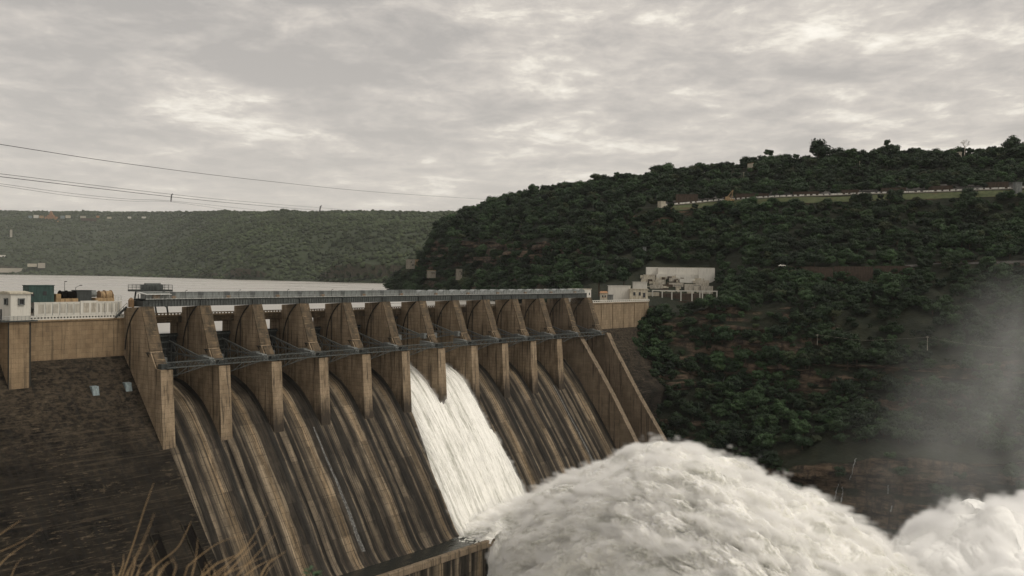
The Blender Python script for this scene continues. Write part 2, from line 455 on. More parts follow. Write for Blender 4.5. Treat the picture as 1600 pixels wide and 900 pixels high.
def water_fn(g, bs):
    co = g.n('ShaderNodeTexCoord').outputs['Object']
    n1 = g.noise(g.mul(co, (1, 1, 1)), 0.35, 4.0, 0.6)
    n2 = g.noise(co, 0.006, 4.0, 0.6)
    b = g.n('ShaderNodeBump', None, Strength=0.30, Distance=0.25, Height=n1)
    g.set(bs, 'Normal', b.outputs[0])
    g.set(bs, 'Roughness', g.ramp(n2, [(0.4, 0.24), (0.6, 0.36)]))
    return g.mix(n2, (0.30, 0.288, 0.255), (0.36, 0.34, 0.30))
M['water'] = material('reservoir_water', (0.08, 0.08, 0.07), 0.2, water_fn, 0.5)
def foam_mat(name, ca, cb, streaky):
    def fn(g, bs):
        co = g.n('ShaderNodeTexCoord').outputs['Object']
        if streaky:
            n1 = g.noise(g.mul(co, (0.8, 0.03, 0.03)), 1.0, 7.0, 0.66, 0.5)
            n2 = g.noise(g.mul(co, (4.5, 0.35, 0.35)), 1.0, 5.0, 0.68)
            f = g.m('ADD', g.m('MULTIPLY', n1, 0.6), g.m('MULTIPLY', n2, 0.4))
            c = g.mix(g.ramp(f, [(0.38, 0), (0.52, 1)]), cb, ca)
            h = f
        else:
            n1 = g.noise(g.mul(co, (1, 0.7, 1)), 0.10, 7.0, 0.62, 0.6)
            n2 = g.noise(co, 0.9, 6.0, 0.7, 0.3)
            f = g.m('ADD', g.m('MULTIPLY', n1, 0.7), g.m('MULTIPLY', n2, 0.3))
            c = g.mix(g.ramp(f, [(0.38, 0), (0.53, 1)]), cb, ca)
            h = g.m('ADD', g.m('MULTIPLY', n1, 2.0), n2)
        b = g.n('ShaderNodeBump', None, Strength=0.55 if streaky else 0.6, Distance=0.5 if streaky else 1.0, Height=h)
        g.set(bs, 'Normal', b.outputs[0])
        return c
    m = material(name, ca, 0.75, fn, 0.2)
    b_ = [n_ for n_ in m.node_tree.nodes if n_.type == 'BSDF_PRINCIPLED'][0]
    if not streaky:
        b_.inputs['Subsurface Weight'].default_value = .7
        b_.inputs['Subsurface Radius'].default_value = (1.0, 1.0, .9)
        b_.inputs['Subsurface Scale'].default_value = 1.6
    return m
M['flow'] = foam_mat('falling_white_water', (0.90, 0.89, 0.84), (0.40, 0.40, 0.35), True)
M['jet'] = foam_mat('foaming_jet', (0.90, 0.89, 0.845), (0.52, 0.52, 0.47), False)
M['plume'] = material('spray_cloud', (0.82, 0.82, 0.80), 0.9, lambda g, bs: None, 0.1)

# ------------------------------------------------------------------ the dam
dam = empty('dam', (OX, OY, 0), PHI)
tag(dam, 'brown concrete gravity dam with twelve gate bays and stained chutes', 'dam')
CH = [(-16, -38.3), (-13, -38.3), (-10, -38.8), (-7.7, -39.5), (-5, -40.7), (-2.8, -41.8), (0, -43.4), (2.1, -44.9), (4.5, -47.0), (7, -49.5), (10.4, -53.5),
      (14, -58.1), (17.1, -62.5), (22, -69.5), (27.2, -77.0), (31, -82.6), (34.9, -88.5), (37, -92.0), (39, -95.4), (40.8, -98.3), (42.5, -100.8), (44.5, -103.2),
      (46.5, -104.9), (49, -106.0), (52, -106.2), (55, -105.2), (58.4, -103.3)]
def chute_z(v):
    vs = [p[0] for p in CH]; zs = [p[1] for p in CH]
    return np.interp(v, vs, zs)
chprof = [(-26, -52), (-22, -42), (-19, -39.3)] + CH + [(60.4, -103.3), (60.4, -165), (-26, -165)]
for i in range(12):
    mb = MB().prism(chprof, 0, BAY)
    tag(mb.build('spillway_chute', M['chute'], dam, (BAY * i + 2.25, 0, 0)))
# thick rounded capping strip of the bucket lip
MB().prism([(58.9, -103.28), (59.1, -102.7), (60.6, -102.7), (60.9, -103.1), (60.9, -105.2), (60.42, -105.2), (60.42, -103.28)], 2.25, BAY * 12 + 2.25).build('bucket_lip', M['training'], dam)

PIER = [(-18, -60), (-18, -18.12), (-22, -17.4), (-22, -15.7), (-10.55, -15.7), (-10.55, -12.5), (0.0, -11.8), (5.3, -26.0), (5.6, -26.3), (9.2, -32.0), (12.1, -32.2), (13.9, -58.4), (13.9, -70), (-18, -70)]
for i in range(13):
    last = i >= 11
    prof = list(PIER)
    if i == 11:
        prof = PIER[:10] + [(10.4, -32.3), (21.9, -48.2), (31.5, -62.3), (40.2, -76.2), (47.1, -87.1), (57.5, -102.2), (57.5, -120), (-18, -120)]
    if i == 12:
        prof = PIER[:10] + [(13.1, -30.9), (17.3, -38.8), (33.7, -64.0), (49.4, -86.1), (60, -101.5), (60.3, -150), (-18, -150)]
    w = PW if i < 11 else 4.3
    o = MB().prism(prof, 0.0, w).build('pier', M['pier_clean'] if i < 2 else M['pier'] if i < 11 else M['training'], dam, (BAY * i, 0, 0))
    # the stained sloping top of the nose, a slab standing 3 cm proud
    MB().prism([(0.10, -11.78), (0.35, -11.72), (5.75, -26.0), (5.75, -26.6), (5.35, -26.15)], 0.0 - .03, w + .03).build('nose_slope', M['nose'], o)
    MB().prism([(6.1, -26.9), (6.4, -26.8), (9.4, -31.7), (9.2, -32.0)], 0.5, w - .2).build('lower_nose_slope', M['nose'], o)
    if i >= 11:
        top = prof[10:-2]
        dv = 0.35
        cp = [(a + dv * 1.6, b + 0.35) for a, b in top]
        MB().prism(list(top) + cp[::-1], -0.35, 0.75 if i == 11 else 1.1).build('coping', M['training'], o)
    # dark arc drawn in for curved shading on the left face, downpipe, inspection ledge
    s = MB()
    cv = [(-1.4, -12.1), (-3.4, -13.6), (-5.2, -15.4), (-6.8, -17.6), (-8.1, -20.2), (-9.0, -23.2), (-9.5, -26.6)]
    for p, q in zip(cv[:-1], cv[1:]): s.bar((-.12, *p), (-.12, *q), 0.24, 0.42)
    s.build('shade_arc', M['pipe'], o)
    MB().box(-.14, 0, -6.6, -6.3, -36, -17.4).build('downpipe', M['pipe'], o)
    MB().box(-0.8, 0.0, 4.3, 6.3, -27.0, -26.75).bar((-.4, 4.3, -26.9), (-.02, 5.2, -28.3), .2).build('bracket', M['pipe'], o)
    if i < 11:
        MB().box(0.6, PW - 0.6, 9.6, 11.6, -32.2, -30.4).build('bearing_block', M['steel_d'], o)

# closed wall and sloping face left of the gates
MB().prism([(-22, -16.2), (-10.4, -16.2), (-10.4, -28.7), (-12, -28.7), (-22, -40)], -150, 0.0).build('upper_wall', M['wall'], dam)
MB().box(-150, 0, -22, -10.0, -16.2, -15.75).build('deck_slab', M['wall'], dam)
sl = MB()
sprof = [(-22, -28.7), (-10.2, -28.7), (14, -58.2), (46, -96.5), (92, -151), (92, -165), (-22, -165)]
sl.prism(sprof, -150, 2.24)
slo = sl.build('left_sloping_face', M['dark'], dam)
# contraction joints and raised ribs running down the slope
def sface(v, dz=0.0):
    return np.interp(v, [p[0] for p in sprof[1:5]], [p[1] for p in sprof[1:5]]) + dz
for ub, w in ((-7.6, .2), (-13.5, .16), (-22.5, .18)):
    vs = np.linspace(-10, 90, 26)
    pr = [(v, sface(v, 0.12)) for v in vs] + [(v, sface(v, -.3)) for v in vs[::-1]]
    MB().prism(pr, ub, ub + w).build('joint_rib', M['dark'], slo)
# low strip of lighter concrete along the first pier
vs = np.linspace(-9, 90, 22)
# white-blue drain covers on the slope
for x, y in ((148.5, 613), (200, 607)):
    d = ray(x, y); best = None
    for k in range(1400):
        v = 100 - k * 0.08
        p = W(0, v, 0)
        # plane v = const
        t = ((OX * CS - OY * SN) + v) / (d.x * CS - d.y * SN)
        q = d * t
        uu, vv = UV(q.x, q.y)
        if q.z <= sface(v): best = (uu, v, q.z); break
    if best:
        uu, v, z = best
        MB().prism([(v - 1.6, z + 2.0), (v + .2, z + 1.9), (v + .9, z - 1.3), (v + .3, z - 1.8)], uu - 1.1, uu + 1.1).build('drain_cover', M['blue'], slo)
# the two gallery openings low on the slope, the shade inside put in as black blocks
def slot(u0, w, va, vb):
    pr = [(va, sface(va, .22)), (vb, sface(vb, .22)), (vb - .5, sface(vb, -1.5)), (va, sface(va, -2))]
    MB().prism(pr, u0, u0 + w).build('opening_shade_block', M['black'], slo)
    for a in (u0 - .5, u0 + w): MB().prism([(va - .6, sface(va - .6, .6)), (vb, sface(vb, .6)), (vb, sface(vb, -.4)), (va - .6, sface(va - .6, -.4))], a, a + .5).build('opening_rim', M['dark'], slo)
SLOTS = []
for (xa, ya, xb, yb, ww) in ((236, 838, 262, 905, 2.6), (286, 824, 318, 905, 2.9)):
    def hit(x, y):
        d = ray(x, y)
        for k in range(1400):
            v = 100 - k * 0.08
            t = ((OX * CS - OY * SN) + v) / (d.x * CS - d.y * SN)
            q = d * t
            if q.z <= sface(v): return UV(q.x, q.y)[0], v
        return None
    a, b = hit(xa, ya), hit(xb, yb)
    SLOTS.append((a, b))
    if a and b: slot(a[0], ww, a[1], b[1])
# parapet of the crest road with its row of square holes
def parapet(u0, u1, v, z0, z1, pitch=1.05):
    mb = MB()
    h = z1 - z0
    mb.box(u0, u1, v - .12, v + .12, z0, z0 + h * .34)
    mb.box(u0, u1, v - .14, v + .14, z1 - h * .30, z1)
    n = max(1, int(abs(u1 - u0) / pitch))
    for k in range(n + 1):
        u = u0 + (u1 - u0) * k / n
        mb.box(u - .25, u + .25, v - .10, v + .10, z0 + h * .34, z1 - h * .30)
    return mb
parapet(-35, -0.2, -10.25, -15.75, -14.45).build('parapet', M['white'], dam)
# road bridge between the piers
for i in range(12):
    u0, u1 = BAY * i + PW, BAY * (i + 1)
    bo = MB().box(u0, u1, -22, -10.6, -16.3, -15.7).box(u0, u1, -11.4, -10.7, -18.1, -16.3).box(u0, u1, -16.4, -15.7, -18.1, -16.3).box(u0, u1, -21.6, -20.9, -18.1, -16.3).build('road_bridge_span', M['nose'], dam)
    parapet(u0, u1, -10.8, -15.7, -14.45, 1.3).build('parapet', M['wallr'], bo)
# tower on the left
tb = MB().box(-40.9, -34.9, -12, -4.0, -60, -15.7)
tb.build('tower_shaft', M['wall'], dam)
MB().bar((-34.55, -4.6, -16), (-34.55, -4.6, -36), .7, .5).bar((-41.0, -4.2, -16), (-41.0, -4.2, -38), .35).build('down_pipe', M['pipe'], dam)  # dark bars down the two side edges of the shaft
MB().box(-43.5, -32.6, -14, -3.2, -15.75, -15.35).build('tower_deck', M['steel_d'], dam)
# right wall
MB().prism([(-22, -15.9), (-10.4, -15.9), (-10.4, -30.9), (-12, -30.9), (-22, -46)], BAY * 12 + 4.3, 352).build('right_upper_wall', M['wallr'], dam)
rw = MB().box(BAY * 12 + 4.3, 352, -22, -10.0, -15.9, -15.4)
for k in range(6): rw.box(285 + 12.4 * k, 285.45 + 12.4 * k, -10.4, -10.1, -30.9, -15.9)
rw.build('right_deck', M['wallr'], dam)
parapet(BAY * 12 + 4.3, 352, -10.15, -15.4, -13.9, 2.2).build('parapet', M['white'], dam)
MB().prism([(-22, -30.9), (-10.3, -30.9), (20, -66), (20, -120), (-22, -120)], BAY * 12 + 4.3, 352).build('right_sloping_face', M['dark'], dam)

# ------------------------------------------------------------------ radial gates
ORD = ['first', 'second', 'third', 'fourth', 'fifth', 'sixth', 'seventh', 'eighth', 'ninth', 'tenth', 'eleventh', 'twelfth']
def D(u, v=0.0, z=0.0): return tuple(W(u, v, z))
def make_gate():
    t = empty('radial_gate', D(PW), PHI)
    c = (4.0, -30.0); R = 19.0; Wd = BAY - PW
    a0, a1 = math.radians(155), math.radians(205)
    arc = [(c[0] + R * math.cos(a), c[1] + R * math.sin(a)) for a in np.linspace(a0, a1, 14)]
    arc2 = [(c[0] + (R - .35) * math.cos(a), c[1] + (R - .35) * math.sin(a)) for a in np.linspace(a1, a0, 14)]
    kids = []
    kids.append((MB().prism(arc + arc2, 0.05, Wd - .05).build('skin_plate', M['steel_d'], t), []))
    for a in np.linspace(a0 + .03, a1 - .03, 7):
        p = (c[0] + (R - .8) * math.cos(a), c[1] + (R - .8) * math.sin(a))
        kids.append((MB().bar((0.1, p[0], p[1]), (Wd - .1, p[0], p[1]), .35, .5).build('horizontal_girder', M['steel'], t), []))
    for k in range(7):
        u = 0.5 + (Wd - 1) * k / 6
        out_ = [(c[0] + (R - .45) * math.cos(a), c[1] + (R - .45) * math.sin(a)) for a in np.linspace(a0, a1, 10)]
        in_ = [(c[0] + (R - .75) * math.cos(a), c[1] + (R - .75) * math.sin(a)) for a in np.linspace(a1, a0, 10)]
        kids.append((MB().prism(out_ + in_, u - .11, u + .11).build('vertical_rib', M['steel'], t), []))
    for side in (0, 1):
        g = MB()
        ut = 1.1 if side == 0 else Wd - 1.1
        ug = 3.4 if side == 0 else Wd - 3.4
        T = Vector((ut, c[0], c[1]))
        ends = [Vector((ug, c[0] + (R - .9) * math.cos(a), c[1] + (R - .9) * math.sin(a))) for a in np.radians([163, 176, 190])]
        for e in ends: g.bar(T, e, .42, .55)
        for f in (.3, .5, .72, .9):
            a, b, d = [T.lerp(e, f) for e in ends]
            g.bar(a, b, .22); g.bar(b, d, .22)
        for f0, f1 in ((.3, .5), (.5, .72), (.72, .9)):
            g.bar(T.lerp(ends[0], f1), T.lerp(ends[1], f0), .2); g.bar(T.lerp(ends[2], f1), T.lerp(ends[1], f0), .2)
        kids.append((g.build('gate_arm', M['steel_l'], t), []))
    for ut in (1.0, Wd - 1.0): kids.append((MB().box(ut - .9, ut + .9, c[0] - .8, c[0] + 1.6, c[1] - 1.1, c[1] + 1.2).build('trunnion', M['steel_l'], t), []))
    return t, kids
gate0, gkids = make_gate()
for i in range(12):
    o = gate0 if i == 0 else copy_tree(gate0, gkids, D(BAY * i + PW), PHI)
    zz = 3.0 if i in (5, 6) else 0.0
    o.location.z = zz
    if i in (5, 6):
        lb = f'dark radial gate lifted above the rushing water in the {ORD[i]} bay from the left'
    else:
        lb = f'closed dark radial gate with lattice arms in the {ORD[i]} bay from the left'
    tag(o, lb, 'dam gate', 'radial gates between the piers')

# ------------------------------------------------------------------ lattice footbridge along the pier fronts
def truss_bridge():
    t = empty('lattice_footbridge', D(0, 0, 0), PHI)
    tag(t, 'long grey lattice footbridge running along the pier fronts above the chutes', 'footbridge')
    for i in range(12):
        u0, u1 = BAY * i + 2.0, BAY * (i + 1) + 2.0
        g = MB()
        zt, zb = -29.9, -31.7
        for v in (10.6, 12.6):
            g.bar((u0, v, zt), (u1, v, zt), .16); g.bar((u0, v, zb), (u1, v, zb), .18)
            n = 14
            for k in range(n):
                a = u0 + (u1 - u0) * k / n; b = u0 + (u1 - u0) * (k + 1) / n
                if k % 2: a, b = b, a
                g.bar((a, v, zb), (b, v, zt), .12)
                g.bar((a, v, zb), (a, v, zt), .08)
        g.box(u0, u1, 10.7, 12.5, zb - .05, zb + .12)
        g.build('truss_span', M['steel'], t)
        b = MB()
        # knee bracing below, from the pier side up to the span
        p0, p1 = BAY * i + PW + .05, BAY * (i + 1) - .1
        for v in (8.6,):
            b.bar((p0, v, -35.4), (p1 - 1.5, v, -31.9), .22)
            b.bar((p0, v, -31.9), (p1, v, -31.9), .16)
            for f in (.25, .5, .75):
                uu = p0 + (p1 - 1.5 - p0) * f; z = -35.4 + 3.5 * f
                b.bar((uu, v, z), (uu, v, -31.9), .16)
                b.bar((uu, v, z), (uu + (p1 - 1.5 - p0) * .25, v, -31.9), .16)
        b.build('knee_brace', M['steel'], t)
        s = MB()
        uu = BAY * (i + 1) - 0.25
        s.prism([(3.2, -29.0), (9.6, -29.6), (10.4, -30.6), (10.4, -31.7), (3.2, -31.4)], uu - 2.0, uu)
        s.build('trunnion_girder', M['steel_l'], t)
    return t
truss_bridge()

# ------------------------------------------------------------------ hoist bridge: one plate girder span per bay with its machinery covers
def hoist_span(kind):
    t = empty('hoist_bridge_span', D(0), PHI)
    kids = []
    zb, zt = -11.75, -9.55
    g = MB()
    for v in (-7.4, -1.4):
        g.box(0.12, BAY - .12, v - .06, v + .06, zb, zt)
        g.box(0.12, BAY - .12, v - .3, v + .3, zt, zt + .14)
        g.box(0.12, BAY - .12, v - .3, v + .3, zb - .12, zb)
        for k in range(19):
            u = .3 + (BAY - .6) * k / 18
            g.box(u - .07, u + .07, v + .06, v + .28, zb, zt)
    kids.append((g.build('plate_girder', M['steel'], t), []))
    kids.append((MB().box(0.05, BAY - .05, -7.9, -0.9, zt + .15, zt + .3).build('deck_plate', M['steel_d'], t), []))
    r = MB()
    for v in (-0.8, -8.0):
        r.bar((.05, v, zt + 1.2), (BAY - .05, v, zt + 1.2), .07); r.bar((.05, v, zt + .75), (BAY - .05, v, zt + .75), .05); r.bar((.05, v, zt + .32), (BAY - .05, v, zt + .32), .12, .22)
        for k in range(15):
            u = .2 + (BAY - .4) * k / 14
            r.bar((u, v, zt + .25), (u, v, zt + 1.2), .05)
    kids.append((r.build('railing', M['rail'], t), []))
    if kind == 'box':
        for a, b in ((1.2, 9.6), (12.2, 20.8)):
            h = MB()
            n = 14
            pr = []
            h.box(a, b, -5.8, -2.2, zt + .3, zt + 2.5)
            for k in range(n + 1):
                u = a + (b - a) * k / n
                h.box(u - .09, u + .09, -5.9, -2.1, zt + .3, zt + 2.58)
            h.box(a - .1, b + .1, -6.0, -2.0, zt + 2.5, zt + 2.64)
            kids.append((h.build('hoist_cover', M['hood'], t), []))
    else:
        for c in (3.7, 11.1, 18.5):
            h = MB()
            pr = [(c + 3.35 * math.cos(a), zt + .45 + 2.15 * math.sin(a)) for a in np.linspace(0, math.pi, 15)]
            n = len(pr)
            vs = [(p[0], v, p[1]) for v in (-5.8, -2.2) for p in pr]
            h.add(vs, [tuple(range(n)), tuple(range(n, 2 * n))] + [(k, (k + 1) % n, n + (k + 1) % n, n + k) for k in range(n)])
            for q in (0.25, .5, .75):
                a = math.pi * q
                h.box(c + 3.3 * math.cos(a) - .1, c + 3.3 * math.cos(a) + .1, -2.2, -2.05, zt + .3, zt + .45 + 2.1 * math.sin(a))
            kids.append((h.build('hoist_cover', M['hood'], t), []))
    kids.append((MB().box(10.2, 11.6, -2.0, -1.0, zt + .3, zt + 1.3).build('control_cabinet', M['orange'], t), []))
    l = MB(); l.bar((15.3, -1.2, zt + .3), (15.3, -1.2, zt + 3.0), .10).bar((15.3, -1.2, zt + 3.0), (15.8, -1.2, zt + 3.2), .09).box(15.7, 16.1, -1.35, -1.05, zt + 3.1, zt + 3.3)
    kids.append((l.build('lamp', M['steel_d'], t), []))
    kids.append((MB().box(-1.0, 1.0, -7.9, -0.9, zb - .1, zt - .3).build('bearing', M['steel_d'], t), []))
    return t, kids
hb, hbk = hoist_span('box')
ha, hak = hoist_span('arch')
for i in range(12):
    if i < 6: o = hb if i == 0 else copy_tree(hb, hbk, None, PHI)
    else: o = ha if i == 6 else copy_tree(ha, hak, None, PHI)
    o.location = D(BAY * i + 2.25)
    lb = ('with boxy covers' if i < 6 else 'with rounded covers')
    tag(o, f'grey hoist bridge span {lb} over the {ORD[i]} bay from the left', 'bridge span', 'hoist bridge spans over the gate bays')

# gantry crane above the first bay, straddling the road
t = empty('gantry_crane', D(13.5, -6.0, 0), PHI)
tag(t, 'grey gantry crane with railed top platform standing over the first gate bay', 'crane')
g = MB()
for u in (-4.2, 4.2):
    for v in (-14.5, -7.0):
        g.bar((u * 1.15, v, -15.7), (u * .8, v, -7.2), .45)
    g.bar((u * .8, -14.5, -7.2), (u * .8, -7.0, -7.2), .4)
    g.bar((u * .85, -14.5, -10.2), (u * .98, -7.0, -12.6), .25)
g.build('leg_frame', M['steel_d'], t)
MB().box(-6.2, 6.2, -14.9, -6.4, -7.0, -6.3).build('platform', M['steel_d'], t)
g = MB().box(-3.0, 3.4, -12.0, -8.0, -6.3, -4.6).box(-2.2, 0.2, -8.0, -7.2, -6.3, -5.0)
g.cyl((-2.8, -9.6, -4.55), (3.2, -9.6, -4.55), .55, 10)
g.build('hoist_machinery', M['steel'], t)
g = MB()
for z in (-5.7, -5.1, -4.6):
    for v in (-14.8, -6.5): g.bar((-6.1, v, z), (6.1, v, z), .12)
    for u in (-6.1, 6.1): g.bar((u, -14.8, z), (u, -6.5, z), .12)
for k in range(9):
    u = -6.1 + 12.2 * k / 8
    for v in (-14.8, -6.5): g.bar((u, v, -6.3), (u, v, -4.6), .12)
g.build('railing', M['steel'], t)

# vehicle and clutter on the road deck seen under the span
def small_car(name, loc, rz, col, label, s=1.0, group=None):
    t = empty(name, loc, rz)
    pr = [(-2.1, .35), (-2.1, .95), (-1.5, 1.02), (-1.0, 1.5), (.6, 1.52), (1.25, 1.02), (2.05, .9), (2.15, .4)]
    MB(False).add([(p[0], y, p[1]) for y in (-.85, .85) for p in pr], [tuple(range(8)), tuple(range(8, 16))] + [(k, (k + 1) % 8, 8 + (k + 1) % 8, 8 + k) for k in range(8)]).build('body', col, t, bevel=.06)
    MB(False).add([(p[0], y, p[1]) for y in (-.87, .87) for p in [(-1.25, 1.05), (-.92, 1.42), (.5, 1.44), (.98, 1.05)]], [(0, 1, 2, 3), (4, 5, 6, 7)] + [(k, (k + 1) % 4, 4 + (k + 1) % 4, 4 + k) for k in range(4)]).build('side_window', M['glass'], t)
    for x in (-1.35, 1.3):
        for y in (-.88, .68):
            MB(False).cyl((x, y, .33), (x, y + .2, .33), .33, 12).build('wheel', M['black'], t)
    tag(t, label, 'car', group)
    return t

# machine room shed on a truck-like base, between the tower and the first pier
t = empty('winch_barge', D(-29, -13.5, -15.7), PHI)
tag(t, 'long white panelled winch unit with tan frames and cable reels on the dam deck', 'winch unit')
g = MB().box(-1.0, 28.6, -2.2, 2.2, 1.2, 5.3)
g.box(-1.1, 28.7, -2.3, 2.3, 5.3, 5.6)
g.box(14.0, 20.0, 2.2, 2.5, 1.2, 5.9)
g.box(-1.0, 28.6, 2.2, 2.32, 1.1, 1.5)
g.build('body', M['white'], t)
pn = MB()
for k in range(12):
    u = 0.3 + 2.35 * k
    if 13.2 < u + 1 < 20: continue
    for q in range(5): pn.box(u + .12 + .36 * q, u + .30 + .36 * q, 2.2, 2.27, 2.0, 4.9)
pn.box(15.0, 16.9, 2.5, 2.56, 2.0, 5.2).box(17.6, 19.3, 2.5, 2.56, 2.0, 5.2)
pn.build('louvre_panel', M['stained'], t)
pp = MB()
for u in (-1.0, 2.5, 4.9, 7.2, 9.6, 11.9, 14.0, 20.1, 22.6, 25.0, 27.4): pp.box(u - .06, u + .06, 2.22, 2.36, 1.2, 5.3)
pp.build('post', M['rail'], t)
MB().box(-3.5, 28.6, 2.6, 2.8, 0.0, 1.1).build('dark_backing', M['steel_d'], t)  # added dark sheet behind the parapet so its holes look dark
g = MB()
for u in (2.0, 13.0, 22.0): g.box(u, u + 5.0, -1.8, 1.8, 0.0, 1.2)
g.build('undercarriage', M['steel_d'], t)
g = MB().box(6.2, 13.6, -1.6, 1.7, 5.6, 6.7).box(6.4, 8.0, -1.4, 1.5, 6.7, 8.2).box(19.6, 26.2, -1.6, 1.7, 5.6, 6.8).box(24.6, 26.2, -1.4, 1.5, 6.8, 8.0)
for k in range(6): g.bar((6.4 + 1.3 * k, 1.72, 5.6), (6.4 + 1.3 * k, 1.72, 6.8), .16)
g.build('tan_frame', M['tan'], t)
cb = MB().box(-2.6, 5.4, -2.0, 2.1, 5.6, 10.9).box(-2.8, 5.6, -2.2, 2.3, 10.9, 11.1).build('cabin', M['green'], t)
MB().box(-1.8, -1.0, 2.1, 2.16, 7.6, 8.8).box(1.8, 3.0, 2.1, 2.16, 7.8, 9.1).build('cabin_window', M['glass'], cb)
MB().box(13.2, 18.2, -1.8, 1.6, 5.6, 9.2).box(13.0, 18.4, -2, 1.8, 9.2, 9.4).build('engine_housing', M['steel_d'], t)
MB().cyl((18.3, 0.2, 8.2), (20.2, .2, 8.2), 1.2, 14).build('air_tank', M['steel_l'], t)
for a, b, r, mt in ((8.3, 10.2, 1.75, 'black'), (10.5, 13.0, 1.7, 'black'), (21.6, 23.2, 1.6, 'tan'), (23.4, 25.6, 1.75, 'tan')):
    dr = MB().cyl((a, .2, 7.6), (b, .2, 7.6), r * .86, 18).build('cable_reel', M[mt], t, smooth=False)
    MB().cyl((a - .12, .2, 7.6), (a, .2, 7.6), r, 18).cyl((b, .2, 7.6), (b + .12, .2, 7.6), r, 18).build('reel_flange', M['black' if mt == 'black' else 'orange'], dr)
g = MB()
for z in (6.2, 6.9, 7.5): g.bar((26.4, 2.0, z), (28.5, 2.0, z), .1)
for u in (26.4, 27.4, 28.5): g.bar((u, 2.0, 5.6), (u, 2.0, 7.5), .1)
g.build('railing', M['rail'], t)
t = empty('conveyor', D(-33.0, -12.6, -15.7), PHI)
tag(t, 'dark sloping conveyor ramp between the white tower and the winch unit', 'conveyor')
g = MB()
g.bar((0.4, 0, 5.4), (5.6, 0, .5), .9, 1.1); g.bar((0.4, 1.1, 5.7), (5.6, 1.1, .8), .2); g.bar((0.4, -1.1, 5.7), (5.6, -1.1, .8), .2)
g.build('belt_frame', M['steel_d'], t)
MB().box(-.6, 1.2, -.9, .9, 5.2, 7.0).box(-1.4, -.5, -.3, .3, 5.2, 5.5).build('drive_head', M['steel_d'], t)
MB().bar((1.4, 0, 4.2), (2.8, 0, .0), .3).bar((2.8, 0, 3.0), (2.2, 0, .0), .25).bar((3.8, 0, 2.0), (3.2, 0, .0), .2).build('support_leg', M['orange'], t)

# white tower house
t = empty('tower_house', D(-37.7, -8.0, -15.3), PHI)
tag(t, 'white boarded gatehouse with hooded windows on top of the left tower', 'gatehouse')
g = MB().box(-2.95, 3.0, -4.4, 4.4, 0, 8.1)
for k in range(1, 7): g.box(-2.98, 3.03, -4.43, 4.43, k * 1.2 - .03, k * 1.2 + .03)
for u in (-2.95, 2.85): g.box(u - .04, u + .16, 4.3, 4.5, 0, 8.1)
g.build('wall', M['white'], t)
MB().box(-3.5, 3.5, -4.9, 4.9, 8.1, 8.55).prism([(-4.6, 8.55), (0, 8.95), (4.6, 8.55)], -3.2, 3.2).build('roof', M['creamw'], t)
for nm in (0, 1):
    if nm == 0:
        w_ = MB().box(-.55, .75, 4.45, 4.5, 5.0, 6.5).build('window', M['glass'], t)
        MB().box(-.85, -.55, 4.45, 4.9, 4.7, 6.8).box(.75, 1.05, 4.45, 4.9, 4.7, 6.8).box(-.85, 1.05, 4.45, 5.1, 6.5, 6.8).box(-.85, 1.05, 4.45, 4.9, 4.7, 5.0).build('window_hood', M['steel_l'], w_)
    else:
        w_ = MB().box(-3.02, -2.98, 1.0, 2.4, 5.0, 6.5).build('window', M['glass'], t)
        MB().box(-3.4, -2.98, .7, 1.0, 4.7, 6.8).box(-3.4, -2.98, 2.4, 2.7, 4.7, 6.8).box(-3.5, -2.98, .7, 2.7, 6.5, 6.8).box(-3.4, -2.98, .7, 2.7, 4.7, 5.0).build('window_hood', M['steel_l'], w_)
MB().box(-3.04, -2.98, -2.6, -1.4, 0.1, 3.3).build('door', M['steel_d'], t)
g = MB()
for k in range(10):
    u = -5.6 + 10.4 * k / 9
    g.bar((u, 4.65, 0), (u, 4.65, 1.3), .09)
g.bar((-5.6, 4.65, 1.3), (4.8, 4.65, 1.3), .09).bar((-5.6, 4.65, .7), (4.8, 4.65, .7), .07)
g.build('railing', M['rail'], t)

# odds and ends at the top of the first pier
t = empty('stair_bridge', D(0.0, -10.0, -15.7), PHI)
tag(t, 'dark steel stair climbing from the road to the top of the first pier', 'stair')
MB().bar((-3.6, 0.6, .2), (0.3, 0.6, 3.6), .8, .5).build('stringer', M['steel_d'], t)
g = MB()
for f in (0, .33, .66, 1): g.bar((-3.6 + 3.9 * f, .9, .3 + 3.4 * f), (-3.6 + 3.9 * f, .9, 1.6 + 3.4 * f), .1)
g.bar((-3.6, .9, 1.6), (.3, .9, 5.0), .1)
g.build('handrail', M['steel'], t)
t = empty('round_kiosk', D(0.1, -6.2, -11.9), PHI)
tag(t, 'small domed brown sentry kiosk on the first pier', 'kiosk')
MB().cyl((0, 0, -.2), (0, 0, 2.2), .95, 12).build('body', M['orange'], t)
MB().cyl((0, 0, 2.2), (0, 0, 2.7), .95, 12, .65).cyl((0, 0, 2.7), (0, 0, 3.1), .65, 12, .15).build('dome', M['orange'], t)
t = empty('end_machine_shelter', D(4.2, -3.2, -11.75), PHI)
tag(t, 'open steel shelter with pale lean-to roof and orange box at the bridge end', 'shelter')
g = MB()
for u in (-1.8, 4.4):
    for v in (-2.5, 2.2): g.bar((u, v, 0), (u, v, 4.2), .2)
g.bar((-1.8, 2.2, 1.4), (4.4, 2.2, 1.4), .14).bar((-1.8, 2.2, 2.2), (4.4, 2.2, 2.2), .14).box(-1.6, 1.0, -2, 1.6, 0.0, 1.9)
g.build('frame', M['steel_d'], t)
MB().prism([(-3.2, 4.9), (3.0, 4.1), (3.0, 3.9), (-3.2, 4.7)], -2.2, 7.5).build('roof', M['rail'], t)
MB().box(1.2, 3.6, .4, 2.0, 2.1, 3.8).build('orange_box', M['orange'], t)
